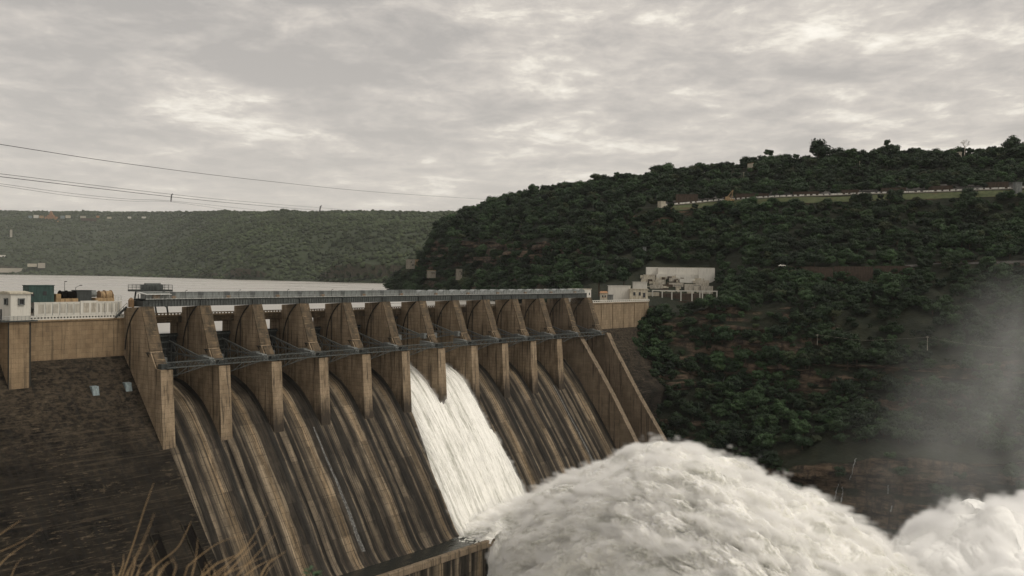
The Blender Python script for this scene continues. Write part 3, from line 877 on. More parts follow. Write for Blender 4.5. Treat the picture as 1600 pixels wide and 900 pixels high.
# lamp posts
def lamp(u, v, z, h, label, arm=.9):
    t = empty('lamp_post', D(u, v, z), PHI)
    tag(t, label, 'lamp post', 'lamp posts on the dam')
    MB().cyl((0, 0, 0), (0, 0, h), .13, 8, .08).build('pole', M['steel_d'], t)
    MB().bar((0, 0, h), (arm, 0, h + .7), .12).box(arm - .1, arm + .6, -.2, .2, h + .6, h + .85).build('lamp_head', M['steel_d'], t)
lamp(-17.6, -16.5, -15.7, 11.5, 'thin lamp post behind the dark reels of the winch unit', .1)
lamp(-13.9, -16.5, -15.7, 10.2, 'thin lamp post with bent arm behind the middle of the winch unit', 1.6)
lamp(-1.6, -11.5, -15.7, 4.0, 'short lamp post beside the stair at the first pier', .1)

# end house of the hoist bridge and buildings at the right abutment
def house(name, loc, rz, sx, sy, h, mat, label, cat='house', roof='flat', wins=(), roofmat=None, door=None):
    """front is local -y; wins = (x, z, w, h)"""
    t = empty(name, loc, rz)
    tag(t, label, cat)
    MB(False).box(-sx / 2, sx / 2, 0, sy, -3.0, h).build('wall', mat, t)
    rm = roofmat or mat
    if roof == 'flat':
        MB(False).box(-sx / 2 - .25, sx / 2 + .25, -.25, sy + .25, h, h + .3).build('roof', rm, t)
    else:
        MB(False).add([(-sx / 2 - .4, -.4, h), (sx / 2 + .4, -.4, h), (sx / 2 + .4, sy + .4, h), (-sx / 2 - .4, sy + .4, h), (-sx / 2, sy / 2, h + sy * .3), (sx / 2, sy / 2, h + sy * .3)],
                      [(0, 1, 5, 4), (2, 3, 4, 5), (0, 4, 3), (1, 2, 5), (3, 2, 1, 0)]).build('roof', rm, t)
    for (x, z, w, hh) in wins:
        f = MB(False).box(x - w / 2, x + w / 2, -.06, .0, z, z + hh).build('window', M['glass'], t)
        MB(False).box(x - w / 2 - .15, x + w / 2 + .15, -.14, -.0, z - .15, z - .02).build('sill', rm, f)
    if door: MB(False).box(door - .5, door + .5, -.07, 0, 0, 2.1).build('door', M['steel_d'], t)
    return t
t = empty('bridge_end_house', D(270.6, -7.8, -12.0), PHI)
tag(t, 'white two storey control house at the right end of the hoist bridge', 'control house')
MB().box(-4.2, 4.6, -5, 5.0, -3.8, 4.6).build('wall', M['white'], t)
MB().box(-4.5, 4.9, -5.3, 5.3, 4.6, 4.95).build('roof', M['creamw'], t)
for u in (-1.2, ): MB().box(u - .6, u + .6, 5.0, 5.06, 1.4, 2.7).build('window', M['glass'], t)
MB().box(2.4, 3.3, 5.0, 5.06, 1.4, 2.8).build('window', M['glass'], t)

# ------------------------------------------------------------------ ground, water bodies
MB(False).box(-9000, 9000, -400, 24000, -170, -166).build('ground', material('valley_floor', (0.06, 0.05, 0.035), .95))
SC.objects['ground']['kind'] = 'structure'
# reservoir (one big sheet upstream of the dam)
def poly_sheet(name, pts, mat, z):
    me = bpy.data.meshes.new(name)
    me.from_pydata([(p[0], p[1], z) for p in pts], [], [tuple(range(len(pts)))])
    me.materials.append(mat)
    o = bpy.data.objects.new(name, me); COL.objects.link(o)
    o['kind'] = 'structure'
    return o
a, b = W(-400, -14.5, 0), W(700, -14.5, 0)
poly_sheet('reservoir_water', [(b.x, b.y), (700, 3200), (-500, 9000), (-6500, 9000), (-6500, 1500), (a.x, a.y)], M['water'], WATER_Z)
a, b, c, d = W(-400, 20, 0), W(700, 20, 0), W(700, 900, 0), W(-400, 900, 0)
poly_sheet('river_water', [(a.x, a.y), (d.x, d.y), (c.x, c.y), (b.x, b.y)], M['jet'], GORGE_Z)

# ------------------------------------------------------------------ terrain from surveyed profiles
VEG = 5.0
def profile_pt(x, e):
    """e = (row, depth, clearance) ; row None -> absolute z given in depth slot"""
    if e[0] == 'z':
        # absolute height e[1] at depth e[2] along this bearing
        d = ray(x, 432)
        q = d * (e[2] / d.y)
        return (q.x, q.y, e[1])
    q = at(x, e[0], e[1])
    return (q.x, q.y, q.z - (e[2] if len(e) > 2 else 0.0))
def smooth_cols(P, iters=1):
    for _ in range(iters):
        Q = P.copy(); Q[1:-1] = (P[:-2] + 2 * P[1:-1] + P[2:]) / 4; P = Q
    return P
def terrain(name, cols, mat, nu, nv, amp, nscale, sm=2, strata=0.0):
    xs = [c[0] for c in cols]
    K = len(cols[0][1])
    ctrl = np.array([[profile_pt(c[0], e) for e in c[1]] for c in cols])     # (C,K,3)
    tx = np.linspace(0, len(cols) - 1, nu)
    tk = np.linspace(0, K - 1, nv)
    def interp(A, t):
        i = np.clip(np.floor(t).astype(int), 0, A.shape[0] - 2); f = (t - i)[:, None, None]
        f = f * 0.6 + 0.4 * f * f * (3 - 2 * f)
        return A[i] * (1 - f) + A[i + 1] * f
    P = interp(ctrl, tx)
    P = np.swapaxes(interp(np.swapaxes(P, 0, 1), tk), 0, 1)
    for _ in range(sm):
        P = smooth_cols(P, 1)
    n = fbm(P[..., 0] / nscale, P[..., 1] / nscale, P[..., 2] / nscale, 5, 0.5)
    # displace along the surface normal so that cliffs get buttresses too
    du = np.gradient(P, axis=0); dv = np.gradient(P, axis=1)
    nr = np.cross(du, dv); nr /= (np.linalg.norm(nr, axis=2, keepdims=True) + 1e-9)
    s = np.sign(nr[..., 2:3] + 1e-9); nr = nr * s
    A = amp(tx[:, None], tk[None, :]) if callable(amp) else amp
    P = P + nr * (n * A)[..., None]
    if strata:
        steep = 1 - np.clip(np.abs(nr[..., 2]) * 1.4 - .2, 0, 1)
        st = np.round(P[..., 2] / 4.2) * 4.2
        out = np.stack([nr[..., 0], nr[..., 1], 0 * nr[..., 2]], -1)
        P = P + out * (vnoise(P[..., 0] / 30, P[..., 1] / 30, st * .37) * strata * steep)[..., None]
    o = grid_mesh(name, P, mat, smooth=True)
    o['kind'] = 'structure'
    return o, P

def earth_fn(rock_a, rock_b, soil_a, soil_b, lo=0.45, hi=0.62):
    def fn(g, bs):
        co = g.n('ShaderNodeTexCoord').outputs['Object']
        x, y, z = g.sep(co)
        nz = g.sep(g.n('ShaderNodeNewGeometry').outputs['Normal'])[2]
        a = g.noise(g.mul(co, (.10, .10, .42)), 1.0, 8.0, 0.72, 0.4)
        v = g.noise(g.mul(co, (.22, .22, .03)), 1.0, 5.0, 0.65)
        rc = g.mix(g.ramp(a, [(0.4, 0), (0.6, 1)]), rock_a, rock_b)
        rc = g.mix(g.ramp(v, [(0.50, 0), (0.62, 0.8)]), rc, (0.018, 0.015, 0.012))
        b = g.noise(co, 0.09, 7.0, 0.65)
        so = g.mix(g.ramp(b, [(0.42, 0), (0.6, 1)]), soil_a, soil_b)
        st = g.noise(co, .06, 4.0, .6)
        f = g.n('ShaderNodeMapRange', {'clamp': True}, Value=g.m('ADD', nz, g.m('MULTIPLY', g.m('SUBTRACT', st, .5), .35)), i1=lo, i2=hi, i3=0.0, i4=1.0).outputs[0]
        bp = g.n('ShaderNodeBump', None, Strength=.9, Distance=1.2, Height=g.m('ADD', a, g.noise(co, .5, 5.0, .7)))
        g.set(bs, 'Normal', bp.outputs[0])
        return g.mix(f, rc, so)
    return fn
M['hill'] = material('hillside_rock_and_scrub', (.04, .04, .02), .95, earth_fn((.018, .014, .011), (.125, .090, .060), (.009, .013, .006), (.018, .021, .010)))
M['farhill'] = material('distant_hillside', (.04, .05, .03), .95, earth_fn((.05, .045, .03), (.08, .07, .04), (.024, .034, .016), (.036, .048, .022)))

# rows of every profile: gorge bottom .. plateau
wz = WATER_Z - 4
HILL = [
 (596, [('z', -80, 1120), ('z', -60, 1125), ('z', -50, 1130), ('z', -45, 1135), ('z', -40, 1140), ('z', -38, 1145), ('z', -34, 1150), ('z', -32, 1155), ('z', -31, 1160), ('z', -30, 1170), ('z', -30, 1180), ('z', -30, 1190), ('z', -30, 1200), ('z', -32, 1210), ('z', -40, 1230), ('z', -60, 1500)]),
 (620, [('z', -80, 1080), ('z', -60, 1085), ('z', -50, 1090), ('z', -45, 1100), ('z', -40, 1105), ('z', -35, 1110), ('z', -30, 1115), ('z', wz, 1120), (455, 1130, 5), (452, 1135, 5), (449, 1145, 5), (446, 1150, 5), (443, 1160, 5), (440, 1170, 5), (437, 1180, 5), ('z', -35, 1400)]),
 (650, [('z', -80, 1030), ('z', -60, 1035), ('z', -50, 1040), ('z', -45, 1045), ('z', -40, 1050), ('z', -35, 1055), ('z', -30, 1060), ('z', wz, 1070), (450, 1085, 5), (441, 1100, 5), (434, 1115, 5), (430, 1120, 5), (426, 1130, 5), (421, 1140, 5), (417, 1150, 5), ('z', -35, 1400)]),
 (668, [('z', -80, 1000), ('z', -60, 1005), ('z', -50, 1010), ('z', -45, 1015), ('z', -40, 1020), ('z', -35, 1025), ('z', -30, 1030), ('z', wz, 1035), (448, 1050, 5), (436, 1070, 5), (424, 1090, 4), (415, 1105, 1), (402, 1110, 1), (398, 1120, 4), (394, 1130, 4), ('z', -35, 1400)]),
 (686, [('z', -80, 960), ('z', -60, 965), ('z', -50, 970), ('z', -45, 975), ('z', -40, 980), ('z', -35, 985), ('z', -30, 990), ('z', wz, 995), (448, 1015, 5), (430, 1045, 5), (410, 1080, 3), (401, 1090, 1), (374, 1096, 1), (366, 1120, 4), (352, 1150, 5), ('z', 10, 1500)]),
 (740, [('z', -80, 860), ('z', -60, 865), ('z', -50, 870), ('z', -45, 875), ('z', -40, 880), ('z', -35, 885), ('z', -30, 890), ('z', wz, 895), (450, 925, 5), (432, 955, 5), (412, 1000, 3), (402, 1008, 1), (376, 1014, 1), (352, 1060, 5), (327, 1130, 5), ('z', 60, 1500)]),
 (830, [('z', -80, 690), ('z', -60, 695), ('z', -50, 700), ('z', -45, 705), ('z', -40, 708), ('z', -35, 712), ('z', -30, 716), ('z', wz, 720), (456, 760, 5), (432, 800, 5), (408, 845, 3), (401, 850, 1), (380, 856, 1), (340, 920, 5), (300, 1040, 5), ('z', 80, 1400)]),
 (920, [('z', -80, 596), ('z', -60, 598), ('z', -50, 600), ('z', -45, 602), ('z', -40, 604), ('z', -35, 606), ('z', -30, 608), ('z', wz, 612), (460, 640, 5), (430, 680, 5), (390, 745, 4), (381, 752, 3), (372, 762, 3), (325, 860, 5), (283, 960, 5), ('z', 92, 1300)]),
 (1000, [('z', -150, 512), (760, 528, 3), (700, 543, 2), (655, 553, 2), (600, 568, 1), (556, 573, 1), (530, 588, 4), (505, 601, 4), (474, 606, 2), (418, 690, 4), (360, 755, 5), (330, 770, 4), (321, 776, 3), (300, 850, 5), (273, 930, 5), ('z', 98, 1250)]),
 (1110, [('z', -150, 495), (780, 508, 2), (700, 524, 4), (640, 538, 5), (595, 560, 4), (575, 563, 5), (526, 577, 1), (474, 583, 1), (470, 634, 1.5), (417, 692, 2.5), (340, 758, 4), (323, 770, 0.5), (316, 775, 0), (290, 850, 5), (262, 915, 5), ('z', 101, 1200)]),
 (1220, [('z', -150, 480), (800, 491, 1), (720, 500, 3), (650, 524, 5), (600, 540, 5), (560, 548, 4), (520, 556, 1), (470, 570, 4), (430, 608, 2), (417, 614, 0), (340, 718, 4), (319, 736, .5), (309, 741, 0), (285, 800, 5), (246, 875, 5), ('z', 106, 1150)]),
 (1350, [('z', -150, 466), (830, 473, 0), (722, 482, 0), (650, 508, 5), (600, 524, 4), (560, 531, 1), (530, 546, 4), (470, 572, 5), (430, 607, 1), (414, 614, 0), (345, 690, 4), (314, 716, .5), (305, 721, 0), (275, 785, 5), (240, 850, 5), ('z', 108, 1100)]),
 (1480, [('z', -150, 453), (840, 458, 0), (722, 466, 0), (660, 490, 4), (604, 507, 1), (566, 514, 1), (530, 530, 4), (470, 556, 5), (425, 595, 1), (409, 602, 0), (340, 675, 4), (310, 697, .5), (301, 702, 0), (268, 762, 5), (236, 820, 5), ('z', 109, 1050)]),
 (1620, [('z', -150, 438), (850, 443, 0), (722, 452, 0), (670, 472, 4), (604, 490, 1), (560, 497, 1), (530, 512, 4), (470, 538, 5), (420, 577, 1), (403, 585, 0), (335, 655, 4), (305, 677, .5), (295, 682, 0), (262, 740, 5), (230, 790, 5), ('z', 110, 1000)]),
 (1850, [('z', -150, 412), (860, 417, 0), (722, 428, 0), (670, 448, 4), (604, 466, 1), (560, 473, 1), (530, 488, 4), (470, 512, 5), (415, 548, 1), (398, 556, 0), (330, 622, 4), (300, 642, .5), (289, 647, 0), (255, 700, 5), (222, 750, 5), ('z', 112, 950)]),
 (2150, [('z', -150, 385), (870, 390, 0), (722, 400, 0), (670, 420, 4), (604, 438, 1), (560, 445, 1), (530, 460, 4), (470, 484, 5), (410, 520, 1), (393, 528, 0), (325, 590, 4), (295, 612, .5), (283, 617, 0), (250, 665, 5), (217, 715, 5), ('z', 112, 900)]),
]
def hamp(tx, tk):
    a = np.where(tk < 8.2, 3.0, 2.6) + 0 * tx
    a = np.where((tk > 10.7) & (tk < 12.3) & (tx > 7.5), 0.15, a)
    a = np.where((tk > 8.6) & (tk < 9.2) & (tx > 9), 0.5, a)
    a = np.where((tk > 7.6) & (tk < 8.8) & (tx > 7) & (tx < 9.6), 0.8, a)
    return a
hill, HP = terrain('hillside_ground', HILL, M['hill'], 420, 300, hamp, 30.0, 2, 7.5)

WS = WATER_Z
FAR = [
 (-260, [('z', -60, 5000), (431, 5200), (415, 5500), (395, 5900), (370, 6300), (350, 6800), (340, 7400), (327, 8000), ('z', 560, 12000)]),
 (-60, [('z', -60, 5000), (428.5, 5100), (414, 5300), (398, 5500), (372, 5800), (346, 6200), (334, 7000), (329, 8000), ('z', 560, 12000)]),
 (40, [('z', -60, 4900), (429, 5000), (416, 5150), (402, 5350), (380, 5700), (356, 6300), (342, 7000), (330, 8000), ('z', 560, 12000)]),
 (140, [('z', -60, 4500), (431, 4600), (420, 4900), (405, 5200), (388, 5700), (365, 6300), (345, 7000), (330, 8000), ('z', 560, 12000)]),
 (190, [('z', -60, 4300), (432.5, 4420), (424, 4700), (410, 5100), (392, 5600), (368, 6200), (346, 7000), (331, 7800), ('z', 545, 12000)]),
 (262, [('z', -60, 3600), (435.5, 3720), (424, 3900), (408, 4200), (388, 4700), (364, 5500), (344, 6300), (331, 7200), ('z', 500, 12000)]),
 (400, [('z', -60, 2900), (439.5, 2980), (422, 3100), (400, 3300), (376, 3650), (354, 4100), (340, 4600), (331, 5300), ('z', 380, 12000)]),
 (560, [('z', -60, 2340), (443.5, 2420), (424, 2540), (402, 2750), (378, 3100), (354, 3550), (340, 4000), (331.5, 4600), ('z', 330, 12000)]),
 (700, [('z', -60, 2150), (446, 2200), (426, 2320), (404, 2550), (380, 2900), (356, 3350), (341, 3800), (332, 4400), ('z', 320, 12000)]),
 (900, [('z', -60, 2100), (447, 2150), (428, 2270), (406, 2500), (382, 2850), (358, 3300), (342, 3750), (333, 4400), ('z', 320, 12000)]),
]
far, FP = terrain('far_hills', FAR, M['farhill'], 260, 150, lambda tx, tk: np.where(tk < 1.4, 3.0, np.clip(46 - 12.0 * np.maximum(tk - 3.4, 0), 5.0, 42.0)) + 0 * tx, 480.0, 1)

# near bank under the photographer
n = 50
gx, gy = np.meshgrid(np.linspace(-60, 60, n), np.linspace(-30, 150, 80), indexing='ij')
gz = -1.75 - 0.95 * np.maximum(gy - 2.2, 0) - 0.25 * np.maximum(np.abs(gx) - 6, 0) * (gy > -999) + 0.12 * fbm(gx / 3, gy / 3, 0, 3)
bank = grid_mesh('near_bank', np.stack([gx, gy, gz], -1), M['hill'])
bank['kind'] = 'structure'

from mathutils.bvhtree import BVHTree
def bvh_of(o):
    return BVHTree.FromPolygons([v.co.copy() for v in o.data.vertices], [tuple(p.vertices) for p in o.data.polygons])
BH, BF = bvh_of(hill), bvh_of(far)
def on_ground(x, y, tree=None):
    d = ray(x, y).normalized()
    h = (tree or BH).ray_cast(Vector((0, 0, 0)), d)
    return h[0]
def face_cam(p, tilt=0.0):
    return math.atan2(-p.x, p.y) * 0 + math.atan2(p.y, p.x) - math.pi / 2 + tilt

# ------------------------------------------------------------------ trees
def leaf_fn(ca, cb, lsc=.018):
    def fn(g, bs):
        co = g.n('ShaderNodeTexCoord').outputs['Object']
        r = g.n('ShaderNodeObjectInfo').outputs['Random']
        nz = g.noise(co, .55, 3.0, .6)
        f = g.m('ADD', g.m('MULTIPLY', r, .7), g.m('MULTIPLY', g.m('SUBTRACT', nz, .5), 1.1), None, True)
        c = g.mix(f, ca, cb)
        r2 = g.m('FRACT', g.m('MULTIPLY', r, 17.31))
        c = g.mix(1.0, c, grey(g, g.m('ADD', g.m('MULTIPLY', r2, .6), .7)), 'MULTIPLY')
        wp = g.n('ShaderNodeNewGeometry').outputs['Position']
        big_ = g.noise(wp, lsc, 4.0, .6)
        c = g.mix(1.0, c, grey(g, g.ramp(big_, [(.35, .62), (.65, 1.3)])), 'MULTIPLY')
        return g.mix(g.ramp(g.m('FRACT', g.m('MULTIPLY', r, 91.7)), [(0.93, 0), (0.98, .4)]), c, (.060, .060, .026))
    return fn
M['leaf'] = material('foliage', (.03, .05, .02), .7, leaf_fn((.007, .018, .007), (.036, .070, .024)), .25)
M['leaf_far'] = material('distant_foliage', (.04, .06, .03), .8, leaf_fn((.034, .046, .024), (.060, .078, .038), .0035), .1)  # colours raised so part of the distance haze sits in the foliage
M['bark'] = material('bark', (.06, .045, .03), .9)
def crown_mesh(name, seed, rad, hgt, z0, nclump, nleaf, lsize, flat=0.7):
    r = random.Random(seed)
    vs, fs = [], []
    cl = []
    for k in range(nclump):
        a = r.uniform(0, 2 * math.pi); q = math.sqrt(r.random()) * .72
        zz = r.uniform(-.75, .8)
        q *= math.sqrt(max(.15, 1 - zz * zz * .8))
        cl.append((Vector((q * rad * math.cos(a), q * rad * math.sin(a), z0 + hgt * (.5 + .5 * zz * .8))), r.uniform(.26, .46) * rad))
    for k in range(nleaf):
        c, cr = cl[r.randrange(nclump)]
        d = Vector((r.gauss(0, 1), r.gauss(0, 1), r.gauss(0.25, .9))).normalized()
        p = c + Vector((d.x, d.y, d.z * flat)) * cr * r.uniform(.72, 1.08)
        nrm = (d + Vector((r.gauss(0, .45), r.gauss(0, .45), r.gauss(.25, .45)))).normalized()
        s = nrm.cross(Vector((r.gauss(0, 1), r.gauss(0, 1), r.gauss(0, 1)))).normalized(); t = nrm.cross(s)
        L = lsize * r.uniform(.6, 1.25)
        b = len(vs)
        vs += [tuple(p + s * L), tuple(p + t * L * .62), tuple(p - s * L * .9), tuple(p - t * L * .62)]
        fs.append((b, b + 1, b + 2, b + 3))
    # dark inner mass so that crowns are not see-through everywhere
    for c, cr in cl:
        b = len(vs); R = cr * .72
        ph = (1 + 5 ** .5) / 2
        ic = [(-1, ph, 0), (1, ph, 0), (-1, -ph, 0), (1, -ph, 0), (0, -1, ph), (0, 1, ph), (0, -1, -ph), (0, 1, -ph), (ph, 0, -1), (ph, 0, 1), (-ph, 0, -1), (-ph, 0, 1)]
        for q in ic:
            w = Vector(q).normalized() * R * r.uniform(.8, 1.1)
            vs.append((c.x + w.x, c.y + w.y, c.z + w.z * flat))
        fs += [tuple(b + i for i in f) for f in ((0, 11, 5), (0, 5, 1), (0, 1, 7), (0, 7, 10), (0, 10, 11), (1, 5, 9), (5, 11, 4), (11, 10, 2), (10, 7, 6), (7, 1, 8), (3, 9, 4), (3, 4, 2), (3, 2, 6), (3, 6, 8), (3, 8, 9), (4, 9, 5), (2, 4, 11), (6, 2, 10), (8, 6, 7), (9, 8, 1))]
    me = bpy.data.meshes.new(name)
    me.from_pydata(vs, [], fs); me.update()
    return me
def trunk_mb(hgt, rad, seed, limbs=4):
    r = random.Random(seed)
    m = MB(False)
    m.cyl((0, 0, -2.0), (.1, .05, hgt * .55), rad, 7, rad * .6)
    for k in range(limbs):
        a = r.uniform(0, 6.28); L = hgt * r.uniform(.25, .4)
        m.cyl((.08, .04, hgt * r.uniform(.3, .5)), (L * math.cos(a) * .8, L * math.sin(a) * .8, hgt * .5 + L * .8), rad * .45, 5, rad * .18)
    return m
# (radius, height, base, clumps, leaves, leaf size)
SPEC = [(3.6, 4.8, 1.6, 14, 950, .42), (4.3, 5.2, 1.8, 17, 1150, .45), (3.0, 4.2, 1.0, 11, 760, .40), (4.8, 4.0, 1.6, 16, 1050, .45), (2.6, 5.8, 1.6, 11, 760, .38), (2.2, 2.4, 0.1, 8, 520, .36)]
CROWNS = [crown_mesh('crown', 100 + i, *s) for i, s in enumerate(SPEC)]
for me in CROWNS: me.materials.append(M['leaf'])
TRUNKS = []
for i, s in enumerate(SPEC):
    o = trunk_mb(s[2] + s[1] * .8, .20 + .03 * s[0], i).build('trunk', M['bark'])
    TRUNKS.append(o.data); bpy.data.objects.remove(o)

# candidate positions over the hillside, roughly one per 20 square metres
def sample_surface(P, n, seed):
    """area-weighted samples; returns positions, normals-z, grid params"""
    r = np.random.default_rng(seed)
    A, B, C_, D_ = P[:-1, :-1], P[1:, :-1], P[1:, 1:], P[:-1, 1:]
    cr = np.cross(C_ - A, D_ - B); ar = np.linalg.norm(cr, axis=2) / 2
    nz = np.abs(cr[..., 2]) / (2 * ar + 1e-9)
    w = (ar / ar.sum()).ravel()
    k = r.choice(len(w), n, p=w)
    i, j = np.unravel_index(k, ar.shape)
    a, b = r.random(n)[:, None], r.random(n)[:, None]
    pos = (A[i, j] * (1 - a) * (1 - b) + B[i, j] * a * (1 - b) + C_[i, j] * a * b + D_[i, j] * (1 - a) * b)
    return pos, nz[i, j], i + a[:, 0], j + b[:, 0]
pos, nz, gi, gj = sample_surface(HP, 60000, 3)
tc = gi / (HP.shape[0] - 1) * (len(HILL) - 1); tk = gj / (HP.shape[1] - 1) * 15
def proj(p):
    x, y, z = (p[..., 0], p[..., 1], p[..., 2])
    dx = x * _R2.x + y * _R2.y + z * _R2.z; dy = x * _U2.x + y * _U2.y + z * _U2.z; dz = x * _fw.x + y * _fw.y + z * _fw.z
    return 800 + FPX * dx / dz, 450 - FPX * dy / dz
px_, py_ = proj(pos)
keep = (px_ > 560) & (px_ < 1760) & (pos[:, 2] > WATER_Z - 1)
keep |= (px_ > 930) & (px_ < 1760) & (pos[:, 2] <= WATER_Z - 1) & (tk > 1.0)
keep &= ~((tk > 10.86) & (tk < 12.15) & (tc > 8.0))             # grass verge and upper road
keep &= ~((tk > 8.58) & (tk < 8.84) & (tc > 9.6))               # lower road
keep &= ~((tk > 7.3) & (tk < 9.0) & (px_ > 905) & (px_ < 1125)) # ruins terraces
keep &= ~((px_ > 1000) & (px_ < 1124) & (py_ > 412) & (py_ < 474))
rr = rng.random(len(pos))
keep &= ~((tk > 10.95) & (tk < 12.0) & (px_ > 670) & (px_ < 880) & (rr > .16))
keep &= ~((tk > 4.0) & (tk < 5.0) & (px_ > 1280) & (rr > .45))
keep &= ~((tk > 6.1) & (tk < 7.0) & (px_ > 1085) & (px_ < 1230) & (rr > .25))
rr = rng.random(len(pos))
steep_ok = np.clip((nz - .30) / .28, 0.0, 1.0)
low = tk < 3.2
dens = np.where(low, steep_ok * np.clip((tk - 1.1) / 1.4, 0, 1), np.maximum(steep_ok, .06))
cl_n = fbm(pos[:, 0] / 26, pos[:, 1] / 26, 3.0, 3)
dens = dens * np.clip(.92 + cl_n * 1.1, .25, 1)
keep &= rr < dens
gorge_rock = (tk < 2.4) & (px_ > 1215)
keep &= ~(gorge_rock & (rr > .05))
idx = np.where(keep)[0]
# thin out so crowns touch without piling up
cell = {}
sel = []
order = rng.permutation(idx)
for k in order:
    x, y, z = pos[k]
    s = 3.5 * min(1.5, max(1.0, 1 + (y - 640) / 900))
    key = (int(x // s), int(y // s), int(z // (s * 1.2)))
    if any((key[0] + a, key[1] + b, key[2] + c) in cell for a in (0,) for b in (0,) for c in (0,)): continue
    cell[key] = 1; sel.append(k)
sel = np.array(sel)
tpos = pos[sel]; tdist = tpos[:, 1]
kind = rng.choice(6, len(sel), p=[.24, .18, .2, .12, .12, .14])
steep_s = nz[sel] < .5
kind[steep_s] = rng.choice([2, 5, 5], steep_s.sum())
sc = rng.uniform(.50, 1.22, len(sel))
sc *= np.where(rng.random(len(sel)) < .08, 1.35, 1.0) * 1.12 * np.clip(1 + (tdist - 640) / 900, 1, 1.55)
tall = np.array([s[1] + s[2] for s in SPEC])[kind] * sc
tx_, ty_ = proj(tpos)
inview = (tx_ > 585) & (tx_ < 1600) & (ty_ < 800)
show = np.where(inview, tall * np.array([s[0] for s in SPEC])[kind] * sc / tdist ** 2, 0)
# trees hidden behind the dam or the jet do not count among those that show largest
hid = (tx_ < 940) & (ty_ > 466) | (ty_ > 690 + 0 * tx_) & (tx_ < 1250) | (ty_ > 520) & (tx_ < 945 + (ty_ - 520) * .55)
show = np.where(hid, 0, show)
big = np.argsort(-show)[:290]
isbig = np.zeros(len(sel), bool); isbig[big] = True
rot = rng.uniform(0, 6.28, len(sel))
proto = []
for i in range(6):
    proto.append((CROWNS[i], TRUNKS[i]))
KL = ['rounded dark green broadleaf tree on the steep gorge side right of the dam', 'wide spreading green tree on the steep gorge side right of the dam', 'small dense dark tree on the steep gorge side right of the dam',
      'low flat topped green tree on the steep gorge side right of the dam', 'slender upright dark tree on the steep gorge side right of the dam', 'low round bush clinging to the gorge side right of the dam']
KG = ['rounded trees on the gorge side', 'spreading trees on the gorge side', 'small dense trees on the gorge side', 'flat topped trees on the gorge side', 'slender trees on the gorge side', 'bushes on the gorge side']
def add_tree(i, p, s, rz, label, group, name=None):
    nm = name or ('bush' if i == 5 else 'broadleaf_tree')
    t = bpy.data.objects.new(nm, None); COL.objects.link(t)
    t.location = p; t.rotation_euler = (0, 0, rz); t.scale = (s, s, s)
    t['label'] = label; t['category'] = 'bush' if i == 5 else 'tree'
    if group: t['group'] = group
    for n_, me in (('crown', proto[i][0]), ('trunk', proto[i][1])):
        c = bpy.data.objects.new(n_, me); COL.objects.link(c); c.parent = t
    return t
KN = ['rounded broadleaf tree', 'wide spreading tree', 'small dense tree', 'low flat topped tree', 'slender upright tree', 'low round bush']
for k in np.where(isbig)[0]:
    i = int(kind[k]); x_, y_, q = tx_[k], ty_[k], tk[sel[k]]
    if q > 12: zone = 'on the wooded slope above the upper road'
    elif q > 9: zone = 'on the slope between the two hillside roads'
    elif x_ > 1380 and y_ > 470: zone = 'half veiled by mist on the gorge wall'
    elif x_ < 1125 and y_ < 560: zone = 'below the ruined terraces next to the dam wall'
    elif x_ < 1125: zone = 'low on the gorge side beside the training wall'
    elif y_ < 530: zone = 'just under the lower road on the gorge side'
    elif y_ < 620: zone = 'among rock bands in the middle of the gorge side'
    else: zone = 'near the cliff foot behind the white jet'
    add_tree(i, tuple(tpos[k] - np.array([0, 0, .3])), float(sc[k]), float(rot[k]), f'{KN[i]} {zone}', f'{KN[i]}s {zone}'.replace('bushs', 'bushes'))

